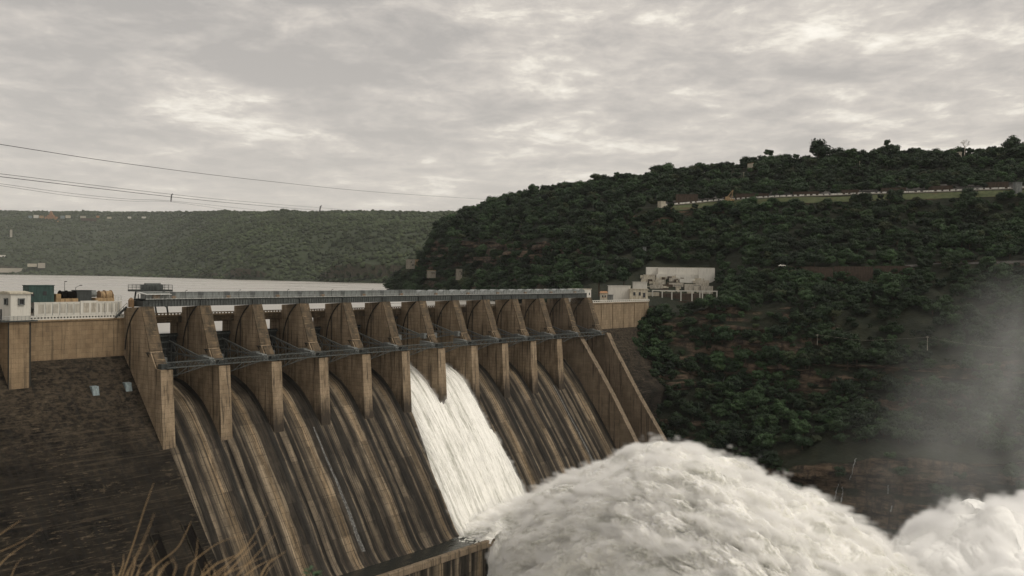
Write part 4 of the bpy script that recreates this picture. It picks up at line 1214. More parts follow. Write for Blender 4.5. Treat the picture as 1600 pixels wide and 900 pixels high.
# the remaining thousands: one ground-cover object that scatters the same kinds of tree
def scatter_object(name, pts, scl, rotz, kinds, meshes, mat=None):
    src = bpy.data.collections.new(name + '_kinds')
    for i, me in enumerate(meshes):
        src.objects.link(bpy.data.objects.new('%s_%02d' % (name, i), me))
    me = bpy.data.meshes.new(name)
    me.vertices.add(len(pts)); me.vertices.foreach_set('co', np.asarray(pts, np.float32).ravel())
    for nm, arr, ty in (('scl', scl, 'FLOAT'), ('rotz', rotz, 'FLOAT'), ('kind_i', kinds, 'INT')):
        at_ = me.attributes.new(nm, ty, 'POINT'); at_.data.foreach_set('value', np.asarray(arr, np.float32 if ty == 'FLOAT' else np.int32))
    o = bpy.data.objects.new(name, me); COL.objects.link(o)
    ng = bpy.data.node_groups.new(name, 'GeometryNodeTree')
    ng.interface.new_socket('Geometry', in_out='INPUT', socket_type='NodeSocketGeometry')
    ng.interface.new_socket('Geometry', in_out='OUTPUT', socket_type='NodeSocketGeometry')
    N = ng.nodes; Lk = ng.links
    gi_ = N.new('NodeGroupInput'); go = N.new('NodeGroupOutput')
    ci = N.new('GeometryNodeCollectionInfo'); ci.inputs['Collection'].default_value = src
    ci.inputs['Separate Children'].default_value = True; ci.inputs['Reset Children'].default_value = True
    m2p = N.new('GeometryNodeMeshToPoints')
    iop = N.new('GeometryNodeInstanceOnPoints'); iop.inputs['Pick Instance'].default_value = True
    def attr(nm, ty):
        a = N.new('GeometryNodeInputNamedAttribute'); a.data_type = ty; a.inputs['Name'].default_value = nm; return a.outputs['Attribute']
    Lk.new(gi_.outputs[0], m2p.inputs['Mesh']); Lk.new(m2p.outputs[0], iop.inputs['Points'])
    Lk.new(ci.outputs[0], iop.inputs['Instance']); Lk.new(attr('kind_i', 'INT'), iop.inputs['Instance Index'])
    cx = N.new('ShaderNodeCombineXYZ'); Lk.new(attr('rotz', 'FLOAT'), cx.inputs['Z'])
    e2r = N.new('FunctionNodeEulerToRotation'); Lk.new(cx.outputs[0], e2r.inputs[0]); Lk.new(e2r.outputs[0], iop.inputs['Rotation'])
    Lk.new(attr('scl', 'FLOAT'), iop.inputs['Scale']); Lk.new(iop.outputs[0], go.inputs[0])
    md = o.modifiers.new('scatter', 'NODES'); md.node_group = ng
    o['kind'] = 'stuff'
    return o
rest = ~isbig
fo = scatter_object('hillside_forest', tpos[rest] - np.array([0, 0, .3]), sc[rest], rot[rest], kind[rest], CROWNS)
fo['label'] = 'dark green forest covering the hillside right of the dam'
print('hill trees', len(sel))

# far forest
def blob(name, seed, mat):
    bm = bmesh.new(); bmesh.ops.create_icosphere(bm, subdivisions=2, radius=1.0)
    r = random.Random(seed); off = Vector((seed * 3.3, 0, 0))
    for v in bm.verts:
        v.co *= 1 + .45 * mnoise.noise(v.co * 1.7 + off) + r.uniform(-.12, .12)
        v.co.z = v.co.z * .8 + .55
    me = bpy.data.meshes.new(name); bm.to_mesh(me); bm.free(); me.materials.append(mat)
    return me
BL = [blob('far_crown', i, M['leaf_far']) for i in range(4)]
fpos, fnz, fi, fj = sample_surface(FP, 110000, 9)
fk = fj / (FP.shape[1] - 1) * 8
fx, fy = proj(fpos)
kp = (fx > -60) & (fx < 790) & (fpos[:, 2] > WATER_Z - 1) & (fpos[:, 1] < 9000) & (fy < 450) & (fk < 7.05)
fpos = fpos[kp]
near_w = np.clip(1.15 - (fpos[:, 1] - 2200) / 9000, .3, 1)
fpos = fpos[rng.random(len(fpos)) < near_w]
clr = fbm(fpos[:, 0] / 160, fpos[:, 1] / 160, 1.0, 3)
fpos = fpos[clr > -1.2]
def clr_all(p): return np.clip(fbm(p[:, 0] / 90, p[:, 1] / 90, 5.0, 2), -1, 1)
# extra trees packed on the nearer slopes where single crowns read
m_ = 26000
p2, _, _, j2 = sample_surface(FP[int(len(FP) * .55):], m_, 12)
k2 = (p2[:, 1] < 4700) & (p2[:, 2] > WATER_Z - 1); p2 = p2[k2]
x2, y2 = proj(p2); p2 = p2[(x2 > 180) & (x2 < 790)]
fpos = np.vstack([fpos, p2])
fs_ = rng.uniform(4.0, 8.0, len(fpos)) * (1 + .25 * clr_all(fpos)) * np.where(rng.random(len(fpos)) < .04, 1.5, 1.0)
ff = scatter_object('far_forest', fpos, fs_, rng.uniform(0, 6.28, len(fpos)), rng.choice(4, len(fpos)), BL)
ff['label'] = 'hazy green forest covering the far plateau beyond the reservoir'
print('far trees', len(fpos))

# ------------------------------------------------------------------ roads, verges and buildings on the hillside
def row_strip(name, k0, k1, c0, c1, lift, mat, n=220, m=8):
    i0 = c0 / (len(HILL) - 1) * (HP.shape[0] - 1); i1 = c1 / (len(HILL) - 1) * (HP.shape[0] - 1)
    j0 = k0 / 15 * (HP.shape[1] - 1); j1 = k1 / 15 * (HP.shape[1] - 1)
    I = np.linspace(i0, i1, n); J = np.linspace(j0, j1, m)
    def samp(i, j):
        a = np.clip(np.floor(i).astype(int), 0, HP.shape[0] - 2); b = np.clip(np.floor(j).astype(int), 0, HP.shape[1] - 2)
        fa, fb = (i - a)[..., None], (j - b)[..., None]
        return HP[a, b] * (1 - fa) * (1 - fb) + HP[a + 1, b] * fa * (1 - fb) + HP[a + 1, b + 1] * fa * fb + HP[a, b + 1] * (1 - fa) * fb
    II, JJ = np.meshgrid(I, J, indexing='ij')
    P = samp(II, JJ); P[..., 2] += lift
    o = grid_mesh(name, P, mat); o['kind'] = 'structure'
    return o, P
def verge_fn(g, bs):
    co = g.n('ShaderNodeTexCoord').outputs['Object']
    a = g.noise(co, .35, 6.0, .7); b = g.noise(g.mul(co, (.05, .05, .3)), 1.0, 5.0, .7)
    c = g.mix(g.ramp(a, [(.35, 0), (.65, 1)]), (.045, .060, .026), (.085, .095, .045))
    return g.mix(g.ramp(b, [(.55, 0), (.66, .9)]), c, (.08, .06, .035))
M['verge'] = material('verge_grass', (.06, .07, .03), .95, verge_fn)
CI = {c[0]: i for i, c in enumerate(HILL)}
verge, _ = row_strip('grass_verge', 11.05, 11.94, 8.35, 15, .35, M['verge'])
road, RP = row_strip('upper_road', 12.05, 12.45, 8.35, 15, .30, M['road'])
lroad, LP = row_strip('hillside_road', 8.62, 8.80, 9.7, 15, .35, M['road'])
PL = RP[:, 0]
# white block parapet along the outer edge of the upper road
t = empty('roadside_parapet', tuple(PL[0]), 0)
tag(t, 'long white block parapet along the upper hillside road', 'parapet')
seg = [Vector(p) - Vector(PL[0]) for p in PL]
g_ = MB(False); g2 = MB(False)
acc = 0.0
for a, b in zip(seg[:-1], seg[1:]):
    d = (b - a); L_ = d.length; dn = d.normalized()
    g_.bar(a + Vector((0, 0, .22)), b + Vector((0, 0, .22)), .5, .45)
    k = 0.0
    while k < L_ - .2:
        q = a + dn * k
        if (acc + k) % 4.6 < 3.0: g2.bar(q + Vector((0, 0, .85)), q + dn * min(1.6, L_ - k) + Vector((0, 0, .95)), .5, 1.05)
        k += 1.55
    acc += L_
g_.build('base_course', M['stained'], t); g2.build('coping_block', M['parapet'], t)
# brown retaining walls behind the road
def px_box(name, x0, x1, y0, y1, Y, depth, mat, label, cat, group=None, sink=2.0):
    """a wall seen between these columns and rows at distance Y; real size follows from the distance"""
    c = at((x0 + x1) / 2, y1, Y)
    s = Y / FPX
    t = empty(name, tuple(c), math.atan2(c.y, c.x) - math.pi / 2)
    tag(t, label, cat, group)
    w, h = (x1 - x0) * s, (y1 - y0) * s
    return t, w, h
def hill_depth(x, y):
    p = on_ground(x, y)
    return p.y if p else 700.0
for n_, (x0, x1, y0, y1) in enumerate(((1056, 1090, 304, 314), (1150, 1200, 303, 312), (1240, 1279, 300, 309), (1315, 1341, 297, 306), (1378, 1414, 294, 303), (1452, 1487, 291, 299), (1542, 1574, 285, 293))):
    Y = float(np.interp((x0 + x1) / 2, [1000, 1110, 1220, 1350, 1480, 1620], [784, 780, 748, 728, 708, 688]))
    t, w, h = px_box('retaining_wall', x0, x1, y0, y1, Y, 1, None, 'low brown masonry retaining wall set in the bank behind the upper road', 'retaining wall', 'retaining walls behind the upper road')
    MB(False).box(-w / 2, w / 2, 0, 1.2, -2.5, h).build('masonry', M['brick'], t)
    MB(False).box(-w / 2 - .2, w / 2 + .2, -.15, 1.3, h, h + .35).build('coping', M['brick'], t)
for n_, (x0, x1, y0, y1, lb) in enumerate(((1252, 1300, 418, 434, 'brown masonry wall propping the lower road right of the white car'), (1304, 1362, 417, 436, 'wide brown masonry wall propping the middle of the lower road'), (1368, 1420, 416, 427, 'low brown masonry wall propping the lower road towards the right'))):
    Y = float(np.interp((x0 + x1) / 2, [1220, 1350, 1480], [607, 604, 592]))
    t, w, h = px_box('road_retaining_wall', x0, x1, y0, y1, Y, 1, None, lb, 'retaining wall', 'walls propping the lower road')
    MB(False).box(-w / 2, w / 2, 0, 1.5, -1.5, h).build('masonry', M['brick'], t)
    MB(False).box(-w / 2, w / 2, -.1, .3, h, h + .3).build('kerb', M['brick'], t)
p = at(1222, 416.5, 611)
small_car('parked_car', (p.x, p.y, p.z - .1), 0.1, M['white'], 'white car on the lower hillside road among the trees', 1)

# ruined white terraces and the colonnade at the end of the dam
def Yr(y): return 634 + (468 - y) * 1.12
c0 = at(1063, 466, 636)
t = empty('ruined_terrace', tuple(c0), 0.0)
tag(t, 'crumbling white terraces stepping up the hillside above the colonnade', 'ruin')
rr_ = random.Random(4)
def rbox(m, x0, x1, y0, y1, front=0.0, dep=3.0, sink=2.0):
    Y = Yr(y1) - front
    a_, b_ = at(x0, y1, Y) - c0, at(x1, y0, Y) - c0
    m.box(a_.x, b_.x, a_.y, a_.y + dep, a_.z - sink, b_.z)
    return m
m = MB(False); rbox(m, 1010, 1028, 417.5, 428, 2, 3, 1); rbox(m, 1028, 1117, 419, 432, 0, 3, 3); rbox(m, 1092, 1117, 419.5, 436, 1.5, 3, 3)
m.build('back_wall', M['white'], t)
m = MB(False); rbox(m, 1026, 1117, 418.2, 419.2, 3, 3, 0); m.build('wall_coping', M['stained'], t)
m = MB(False)
for (x0, x1, y0, y1) in ((1026, 1041, 428, 433), (1056, 1094, 430, 434), (1006, 1024, 429, 431), (1004, 1024, 432, 434.5), (1003, 1023, 435.5, 438), (1046, 1060, 434, 437), (1062, 1086, 435.5, 439), (1088, 1108, 438, 446), (1070, 1096, 444, 453), (1046, 1068, 442, 447), (1024, 1040, 437, 442), (1016, 1036, 445, 452), (1096, 1114, 447, 455)):
    rbox(MB(False), x0, x1, y0, y1, 1.5).build('terrace_step', M['stained' if x0 % 3 else 'white'], t)

m = MB(False)
for k in range(60):
    x0 = rr_.uniform(1000, 1106); y1 = rr_.uniform(431, 460); w_ = rr_.uniform(2, 11); h_ = rr_.uniform(.8, 2.6)
    rbox(m, x0, x0 + w_, y1 - h_, y1, rr_.uniform(.2, 2.5), 2.0, 1.2)
m.build('broken_slab', M['creamw'], t)
m = MB(False)
for k in range(16):
    x0 = rr_.uniform(1004, 1100); y1 = rr_.uniform(434, 456)
    rbox(m, x0, x0 + rr_.uniform(4, 16), y1 - rr_.uniform(1, 3.5), y1, 2.2, 2.0, 1.2)
m.build('rubble_bank', M['brick'], t)
m = MB(False)
for k in range(14):
    f = k / 13; x = 1006 + 18 * f; y = 449 + 14 * f
    rbox(m, x, x + 4, y, y + 2, 3.0, 1.5, 2.0)
m.build('stair', M['stained'], t)
m = MB(False); rbox(m, 986, 1030, 457, 468, 1.5, 4, 3); m.build('front_wall', M['creamw'], t); m = MB(False); rbox(m, 1030, 1114, 459, 468, 1.5, 4, 3); m.build('ruined_front_wall', M['brick'], t)
m = MB(False)
for x0, x1 in ((1029, 1044), (1050, 1060), (1072, 1080), (1086, 1100), (1002, 1007)): rbox(m, x0, x1, 460, 467, 1.6, .05, 0)
m.build('doorway_shade_sheet', M['glass'], t)  # dark sheets on the wall stand in for shade inside the openings
t, w, h = px_box('colonnade', 1019, 1120, 455, 468, 628, 1, None, 'roofless white colonnade of slender columns and beams above the gorge', 'colonnade')
s = 628 / FPX
xs_c = [1020, 1035, 1050, 1064, 1081, 1093, 1097, 1108, 1119]
for x in xs_c:
    u = (x - 1069.5) * s
    MB(False).box(u - .38, u + .38, -.38, .38, -1.0, 13 * s).build('column', M['white'], t)
MB(False).box(-50.5 * s, 50.5 * s, -.45, .45, 13 * s, 14.3 * s).box(-50.5 * s, -49.6 * s, .5, 7, 12.9 * s, 14 * s).box(49.5 * s, 50.5 * s, .5, 7, 12.9 * s, 14 * s).box(-50.5 * s, 50.5 * s, 6.6, 7.3, 12.4 * s, 13.4 * s).build('beam', M['white'], t)
MB(False).box(-51 * s, 51 * s, -1.0, 8, -5.0, -1.0).build('plinth', M['brick'], t)
g_ = MB(False)
for a, b in ((-16, -5), (14, 24)):
    for x in (a, b): g_.bar((x * s, .2, 14.3 * s), (x * s, .2, 22 * s), .22)
    g_.bar((a * s, .2, 22 * s), (b * s, .2, 22 * s), .22)
g_.build('steel_portal', M['steel_d'], t)
def plain(name, x0, x1, y0, y1, Y, dep, mat, label, cat, wins=(), roof='flat', rm=None, door=None, turn=.12):
    c = at((x0 + x1) / 2, y1, Y); s = Y / FPX
    w, h = (x1 - x0) * s, (y1 - y0) * s
    return house(name, tuple(c), math.atan2(c.y, c.x) - math.pi / 2 + turn, w, dep, h, mat, label, cat, roof, [(a * w / 2, b * h, ww * w, hh * h) for a, b, ww, hh in wins], rm, door)
plain('white_wall_building', 951, 985, 447, 463, 606, 5, M['white'], 'long blank white building behind the right dam wall', 'building')
plain('white_terrace_wall', 989, 1011, 441, 450, 640, 4, M['white'], 'small white walled block left of the ruined terraces', 'building')
plain('gate_hut', 938.5, 949, 458, 469, 588, 4, M['creamw'], 'tiny cream hut with two dark windows beside the road', 'hut', [(-.4, .4, .2, .3), (.35, .4, .2, .3)], 'gable', M['terracotta'])
plain('metal_shed', 950, 958, 461, 469, 590, 3, M['steel_l'], 'small grey metal shed beside the cream hut', 'shed')
plain('cream_terrace_house', 984, 1012, 452, 470, 602, 6, M['creamw'], 'cream house with dark openings under the white block', 'house', [(-.5, .45, .12, .3), (0.1, .45, .12, .3), (.6, .3, .14, .4)])
# roof-level steps of the headland and ridge buildings
def on_h(name, x0, x1, y0, y1, dep, mat, label, cat='house', wins=(), roof='flat', rm=None, push=0.0, Y=None):
    if Y is None:
        p = on_ground((x0 + x1) / 2, y1 + 2)
        Y = (p.y if p else 900) + push
    w_ = (x1 - x0) / 5.0
    return plain(name, x0 + w_ * .8, x1 - w_ * .8, y0 + (y1 - y0) * .18, y1, Y, dep, mat, label, cat, wins, roof, rm, None, .55 if Y > 760 else .2)
on_h('lake_house', 637, 651, 403, 416, 8, M['dull'], 'pale cubic house on the headland above the reservoir', wins=[(.2, .1, .35, .15), (-.4, .5, .2, .2)], Y=1100)
on_h('lake_annex', 649, 662, 404, 414, 8, M['tan'], 'tan annex with dark openings behind the pale cubic house', wins=[(-.4, .4, .3, .4), (.3, .5, .2, .3)], Y=1108)
on_h('shore_house', 669, 684, 421, 430, 7, M['dull'], 'cream and brown house among trees below the cliff', wins=[(0, .4, .6, .15)], rm=M['tan'], Y=1030)
on_h('white_tower_block', 715, 724, 418, 433, 6, M['dull'], 'narrow tall white block among the headland trees', wins=[(.5, .3, .2, .4), (-.3, .6, .2, .2)], Y=955)
on_h('white_store', 845, 861, 415, 428, 7, M['dull'], 'white store with a brown side among the trees', rm=M['tan'], wins=[(-.3, .4, .2, .25), (.3, .4, .2, .25)])
on_h('brown_store', 861, 869, 416, 424, 7, M['brick'], 'small brown store joined to the white store', Y=772)
on_h('ridge_pavilion', 889, 902, 294, 305, 7, M['steel_l'], 'grey pavilion with stepped roof near the ridge top', wins=[(-.4, .3, .2, .35), (.4, .3, .2, .35)], Y=960)
on_h('ridge_long_house', 1168, 1204, 254, 262, 8, M['creamw'], 'long cream house with tan roof on the ridge', rm=M['tan'], wins=[(-.6, .4, .1, .3), (0, .4, .1, .3), (.6, .4, .1, .3)], Y=872)
on_h('ridge_low_house', 1192, 1206, 270, 274, 6, M['white'], 'small white roofed house below the long ridge house', Y=850)
on_h('yellow_house', 1396, 1404, 232, 243, 6, M['tan'], 'small yellow house on the ridge behind the tall tree', Y=835)
on_h('white_ridge_hut', 1351, 1360, 248, 252, 5, M['white'], 'tiny white hut among the ridge trees', Y=840)
on_h('buff_hut', 1497, 1504, 237, 242, 5, M['creamw'], 'tiny buff hut beside the bare tree on the ridge', Y=810)
on_h('white_hillside_hut', 1030, 1043, 314, 319, 5, M['creamw'], 'small white hut at the left end of the upper road', Y=772)
on_h('valve_house', 1004, 1011, 385, 392, 4, M['steel_l'], 'small grey metal box house above the ruins', Y=728)
t = empty('end_block', tuple(at(1592, 300, 683)), 0.0)
tag(t, 'grey concrete block house at the right end of the upper road', 'block house')
MB(False).box(-2.3, 2.3, 0, 4, -2, 6.8).build('wall', M['steel_l'], t)
MB(False).box(-2.6, 2.6, -.3, 4.3, 6.8, 7.1).build('roof', M['steel_l'], t)
# white dome on the ridge
t = empty('white_dome', tuple(at(867, 303, 985)), 0.0)
tag(t, 'small white domed tank on the ridge left of the grey pavilion', 'dome')
MB(False).cyl((0, 0, -1), (0, 0, 1.6), 2.4, 14).build('drum', M['white'], t)
MB(False).cyl((0, 0, 1.6), (0, 0, 3.0), 2.4, 14, 1.5).cyl((0, 0, 3.0), (0, 0, 3.6), 1.5, 14, .3).build('cap', M['white'], t)
# tan derrick machine on the road
t = empty('derrick', tuple(at(1140, 315.5, 762)), 0.0)
tag(t, 'tan derrick crane with raised lattice jib on the upper road', 'crane')
MB(False).box(-4.0, 3.4, -1.4, 1.4, .9, 2.4).box(-3.4, .2, -1.2, 1.2, 2.4, 4.1).build('body', M['tan'], t)
g_ = MB(False)
for y in (-.6, .6):
    g_.bar((-2.8, y, 2.4), (2.6, y, 9.6), .35); g_.bar((1.6, y, 2.4), (2.6, y, 9.6), .35)
for k in range(5):
    f = k / 5
    g_.bar((-2.8 + 5.4 * f, -.6, 2.4 + 7.2 * f), (-2.8 + 5.4 * f + .8, .6, 2.4 + 7.2 * f + 1), .2)
    g_.bar((-2.8 + 5.4 * f, 0, 2.4 + 7.2 * f), (1.6 + f, 0, 2.4 + 7.2 * f), .2)
g_.build('jib', M['tan'], t)
for x in (-3, -.4, 2.3):
    for y in (-1.5, 1.1): MB(False).cyl((x, y, .6), (x, y + .4, .6), .6, 12).build('wheel', M['black'], t)
# pylon frame, poles
t = empty('steel_frame_mast', tuple(at(870, 419, 775)), 0.0)
tag(t, 'slim steel frame mast above the white store', 'mast')
g_ = MB(False)
for x in (-1.4, 1.4): g_.bar((x, 0, -2), (x, 0, 9), .28)
for z in (1, 5, 9): g_.bar((-1.4, 0, z), (1.4, 0, z), .24)
g_.build('frame', M['steel_l'], t)
def pole(x, y0, y1, Y, label, mat='creamw', r=.16):
    b = at(x, y1, Y); tpt = at(x, y0, Y)
    t = empty('utility_pole', tuple(b)); tag(t, label, 'pole', 'utility poles on the hillside')
    h = tpt.z - b.z
    MB(False).cyl((0, 0, -2), (0, 0, h), r, 7, r * .7).build('shaft', M[mat], t)
    MB(False).bar((-.9, 0, h - .5), (.9, 0, h - .5), .16).build('cross_arm', M[mat], t)
    return tpt
pole(762, 404, 416, 960, 'thin white pole below the headland cliff')
pole(1162, 269, 279, 830, 'thin white pole below the long ridge house')
pole(1343, 252, 264, 800, 'thin white pole right of the big round ridge tree')
A_ = pole(1277, 522, 534, 545, 'thin pale pole left of the mist on the lower slope', 'stained', .10)
B_ = pole(1449, 525, 542, 515, 'thin pale pole standing in the mist on the lower slope', 'stained', .12)
def cable(name, pts, r, label, group=None, sub=8, mat='steel_d'):
    P = [Vector(p) for p in pts]
    Q = []
    for i in range(len(P) - 1):
        p0 = P[max(i - 1, 0)]; p1, p2 = P[i], P[i + 1]; p3 = P[min(i + 2, len(P) - 1)]
        for k in range(sub):
            t_ = k / sub
            Q.append(.5 * ((2 * p1) + (p2 - p0) * t_ + (2 * p0 - 5 * p1 + 4 * p2 - p3) * t_ ** 2 + (-p0 + 3 * p1 - 3 * p2 + p3) * t_ ** 3))
    Q.append(P[-1])
    m = MB(False)
    n = 5; vs = []; fs = []
    for i, q in enumerate(Q):
        d = (Q[min(i + 1, len(Q) - 1)] - Q[max(i - 1, 0)]).normalized()
        s_1 = d.cross(Vector((0, 0, 1))).normalized(); t_1 = s_1.cross(d)
        for k in range(n):
            a = 2 * math.pi * k / n; vs.append(tuple(q + r * (math.cos(a) * s_1 + math.sin(a) * t_1)))
        if i:
            for k in range(n): fs.append(((i - 1) * n + k, (i - 1) * n + (k + 1) % n, i * n + (k + 1) % n, i * n + k))
    m.add(vs, fs)
    o = m.build(name, M[mat])
    tag(o, label, 'cable', group)
    return o
cable('pole_wire', [at(1277, 523, 545), at(1340, 531, 533), at(1385, 530.5, 526), at(1449, 527, 515)], .03, 'thin pale wire slung between the two poles on the lower slope', None, mat='stained')
cable('service_wire', [at(1449, 527, 515), at(1500, 536, 505), at(1560, 543, 495), at(1640, 548, 485)], .03, 'thin pale wire running from the right pole into the mist', None, mat='stained')
CG = 'power cables across the sky'
cable('power_cable', [at(-60, 216, 240), at(0, 225.5, 262), at(200, 256, 340), at(400, 281, 470), at(600, 301, 720), at(782, 313, 1120)], .09, 'highest dark power cable crossing from left edge to the wooded ridge', CG)
cable('power_cable', [at(-60, 264, 420), at(0, 271.5, 440), at(267, 303.5, 620), at(400, 316.5, 820), at(520, 326, 1300), at(620, 333, 2600)], .11, 'upper cable of the middle pair slung over the reservoir', CG)
cable('power_cable', [at(-60, 268, 420), at(0, 276, 440), at(267, 307.5, 620), at(400, 320.5, 820), at(520, 330, 1300), at(600, 334, 2600)], .15, 'lower thicker cable of the middle pair slung over the reservoir', CG)
cable('power_cable', [at(-60, 281, 420), at(0, 287, 440), at(110, 302, 500), at(200, 311, 560), at(267, 314, 620), at(400, 328, 820)], .075, 'upper cable of the faint lowest pair at the left', CG)
cable('power_cable', [at(-60, 283, 420), at(0, 290, 440), at(110, 306, 500), at(200, 314, 560), at(267, 315.5, 620), at(350, 327, 820)], .075, 'lower cable of the faint lowest pair at the left', CG)
for x, y0, y1, Y, lb in ((267, 303.5, 315, 620, 'dark insulator string joining the cables above the far hills'), (499.5, 322, 331, 1100, 'small dark insulator string just over the far skyline')):
    a, b = at(x + 1.2, y0, Y), at(x, y1, Y)
    t = empty('insulator', tuple(b)); tag(t, lb, 'insulator', 'insulators on the power cables')
    m = MB(False); d = a - b
    m.cyl((0, 0, 0), tuple(d * .93), .22 * Y / 620, 8)
    for k in range(9): m.cyl(tuple(d * (.05 + .1 * k)), tuple(d * (.05 + .1 * k + .05)), .5 * Y / 620, 8)
    m.build('disc_string', M['steel_d'], t)
    MB(False).bar(tuple(d * .93), tuple(d + Vector((.8, 0, .3)) * Y / 620), .5 * Y / 620).build('clamp', M['steel_d'], t)

# village and temple far away on the plateau, houses on the far shore
def far_house(x0, x1, y0, y1, mat, label, name='far_house', Yd=None, cat='house', roof='flat', rm=None):
    p = BF.ray_cast(Vector((0, 0, 0)), ray((x0 + x1) / 2, y1 + 1).normalized())[0]
    Y = Yd or (p.y if p else 6500)
    return plain(name, x0, x1, y0, y1, Y - 12, 14, mat, label, cat, (), roof, rm)
t = empty('temple', tuple(at(80, 341.5, 6900)), 0.0)
tag(t, 'orange temple with a stepped tower on the far plateau', 'temple')
MB(False).box(-42, 42, -10, 12, -20, 14).box(-24, 22, -12, 8, 14, 24).build('hall', M['terracotta'], t)
m = MB(False)
for k in range(5): m.box(-13 + 2.4 * k, 13 - 2.4 * k, -9 + k, 9 - k, 24 + 6 * k, 30 + 6 * k)
m.build('tower', M['terracotta'], t)
rr_ = random.Random(8)
VL = [(45, 50, 337, 341, 'blue', 'pale blue house'), (53, 60, 336, 340, 'white', 'white block'), (62, 68, 337, 341, 'tan', 'ochre house'), (95, 101, 337, 341, 'blue', 'pale blue long house'), (103, 110, 336.5, 340, 'creamw', 'cream house'),
      (126, 134, 337.5, 340.5, 'stained', 'grey white long house'), (151, 155, 337, 339.5, 'terracotta', 'small orange roofed house'), (168, 174, 339, 341, 'creamw', 'low cream house'), (200, 205, 338.5, 340.5, 'white', 'tiny white house'), (222, 228, 338.5, 340.5, 'white', 'low white house'),
      (20, 28, 343.5, 346, 'creamw', 'cream row house'), (31, 40, 344, 348, 'white', 'white double house'), (52, 62, 345, 348.5, 'stained', 'grey white row house'), (90, 95, 345, 348, 'terracotta', 'orange roofed house'), (128, 150, 341, 344.5, 'brick', 'long brown building')]
for x0, x1, y0, y1, mt, lb in VL:
    side = 'left of' if x1 < 75 else 'right of'
    tier = 'in the upper row' if y1 < 342 else 'in the lower row'
    far_house(x0, x1, y0, y1, M[mt], f'far {lb} {side} the orange temple {tier}', Yd=6750 if y1 > 342 else 6900)
for x0, x1, y0, y1, mt, lb, nm in ((-4, 8, 398.5, 400.5, 'white', 'white flat roof on the far left slope above the shore', 'far_house'), (0, 36, 419, 425, 'stained', 'long white quay building on the far shore at the left', 'quay_building'), (44, 57, 412, 416, 'creamw', 'cream house on the far shore behind the trees', 'far_house'),
                               (60, 70, 411, 418, 'stained', 'taller pale house on the far shore right of the cream house', 'far_house'), (16, 19, 359, 370, 'stained', 'thin pale tower on the far left slope', 'far_tower')):
    far_house(x0, x1, y0, y1, M[mt], lb, nm, Yd=5050 if y1 > 405 else None)
t = empty('boat', tuple(at(112, 431, 4700))); t.location.z = WATER_Z
tag(t, 'tiny dark boat on the far side of the reservoir', 'boat')
MB(False).add([(-6, 0, 1.6), (6, 0, 1.8), (4.5, -1.6, 1.2), (-5, -1.6, 1.2), (4.5, 1.6, 1.2), (-5, 1.6, 1.2), (4, 0, -.3), (-4.5, 0, -.3)], [(0, 3, 2, 1), (0, 1, 4, 5), (3, 7, 6, 2), (5, 4, 6, 7), (2, 6, 1), (4, 1, 6), (0, 7, 3), (0, 5, 7)]).build('hull', M['steel_d'], t)
MB(False).box(-2, 1.5, -1, 1, 1.2, 3.2).build('cabin', M['stained'], t)

# landmark trees on the ridge
def ridge_tree(x, y, s, i, label, Y=None, sz=1.0, nm=None):
    p = on_ground(x, y)
    if p is None: p = at(x, y, Y or 830)
    elif Y: p = at(x, y, Y)
    t = add_tree(i, tuple(p), s, x * .7, label, None, nm)
    t.scale = (s, s, s * sz)
    return t
ridge_tree(1279, 252, 2.45, 1, 'big round dark tree standing highest on the ridge', 862, 1.15)
ridge_tree(1385, 246, 1.45, 4, 'tall leaning tree rising above the ridge beside the yellow house', 838, 1.55)
ridge_tree(1366, 250, 1.5, 0, 'rounded tree left of the tall ridge tree', 840)
ridge_tree(1581, 240, 1.9, 1, 'broad tree standing above the ridge at the right edge', 800, 1.1)
ridge_tree(1330, 250, 1.7, 0, 'dense tree right of the biggest ridge tree', 850)
ridge_tree(1230, 262, 1.7, 1, 'dense tree on the ridge right of the long cream house', 868)
ridge_tree(832, 303, 1.5, 1, 'dark tree on the ridge left of the white dome', 1035)
ridge_tree(930, 286, 1.5, 3, 'flat topped tree on the ridge right of the grey pavilion', 955)
ridge_tree(936, 452, 1.9, 1, 'large rounded tree behind the control house at the dam end', 620, 1.2)
ridge_tree(975, 447, 1.7, 0, 'large dark tree behind the blank white building', 640, 1.1)
# bare tree
t = empty('bare_tree', tuple(at(1507, 240, 806))); tag(t, 'leafless pale tree on the ridge near the right edge', 'tree')
MB(False).cyl((0, 0, -2), (.3, 0, 6.5), .35, 7, .22).build('trunk', M['stained'], t)
m = MB(False); rr_ = random.Random(3)
def twig(m, p, d, L, r, n):
    q = p + d * L
    m.cyl(tuple(p), tuple(q), r, 5, r * .6)
    if n:
        for k in range(3):
            e = (d + Vector((rr_.gauss(0, .5), rr_.gauss(0, .5), rr_.gauss(.1, .3)))).normalized()
            twig(m, q, e, L * .72, r * .6, n - 1)
for a in range(5): twig(m, Vector((.25, 0, 4.5 + .4 * a)), Vector((math.cos(a * 1.9), math.sin(a * 1.9) * .6, 1.1)).normalized(), 2.4, .17, 3)
m.build('branch', M['stained'], t)

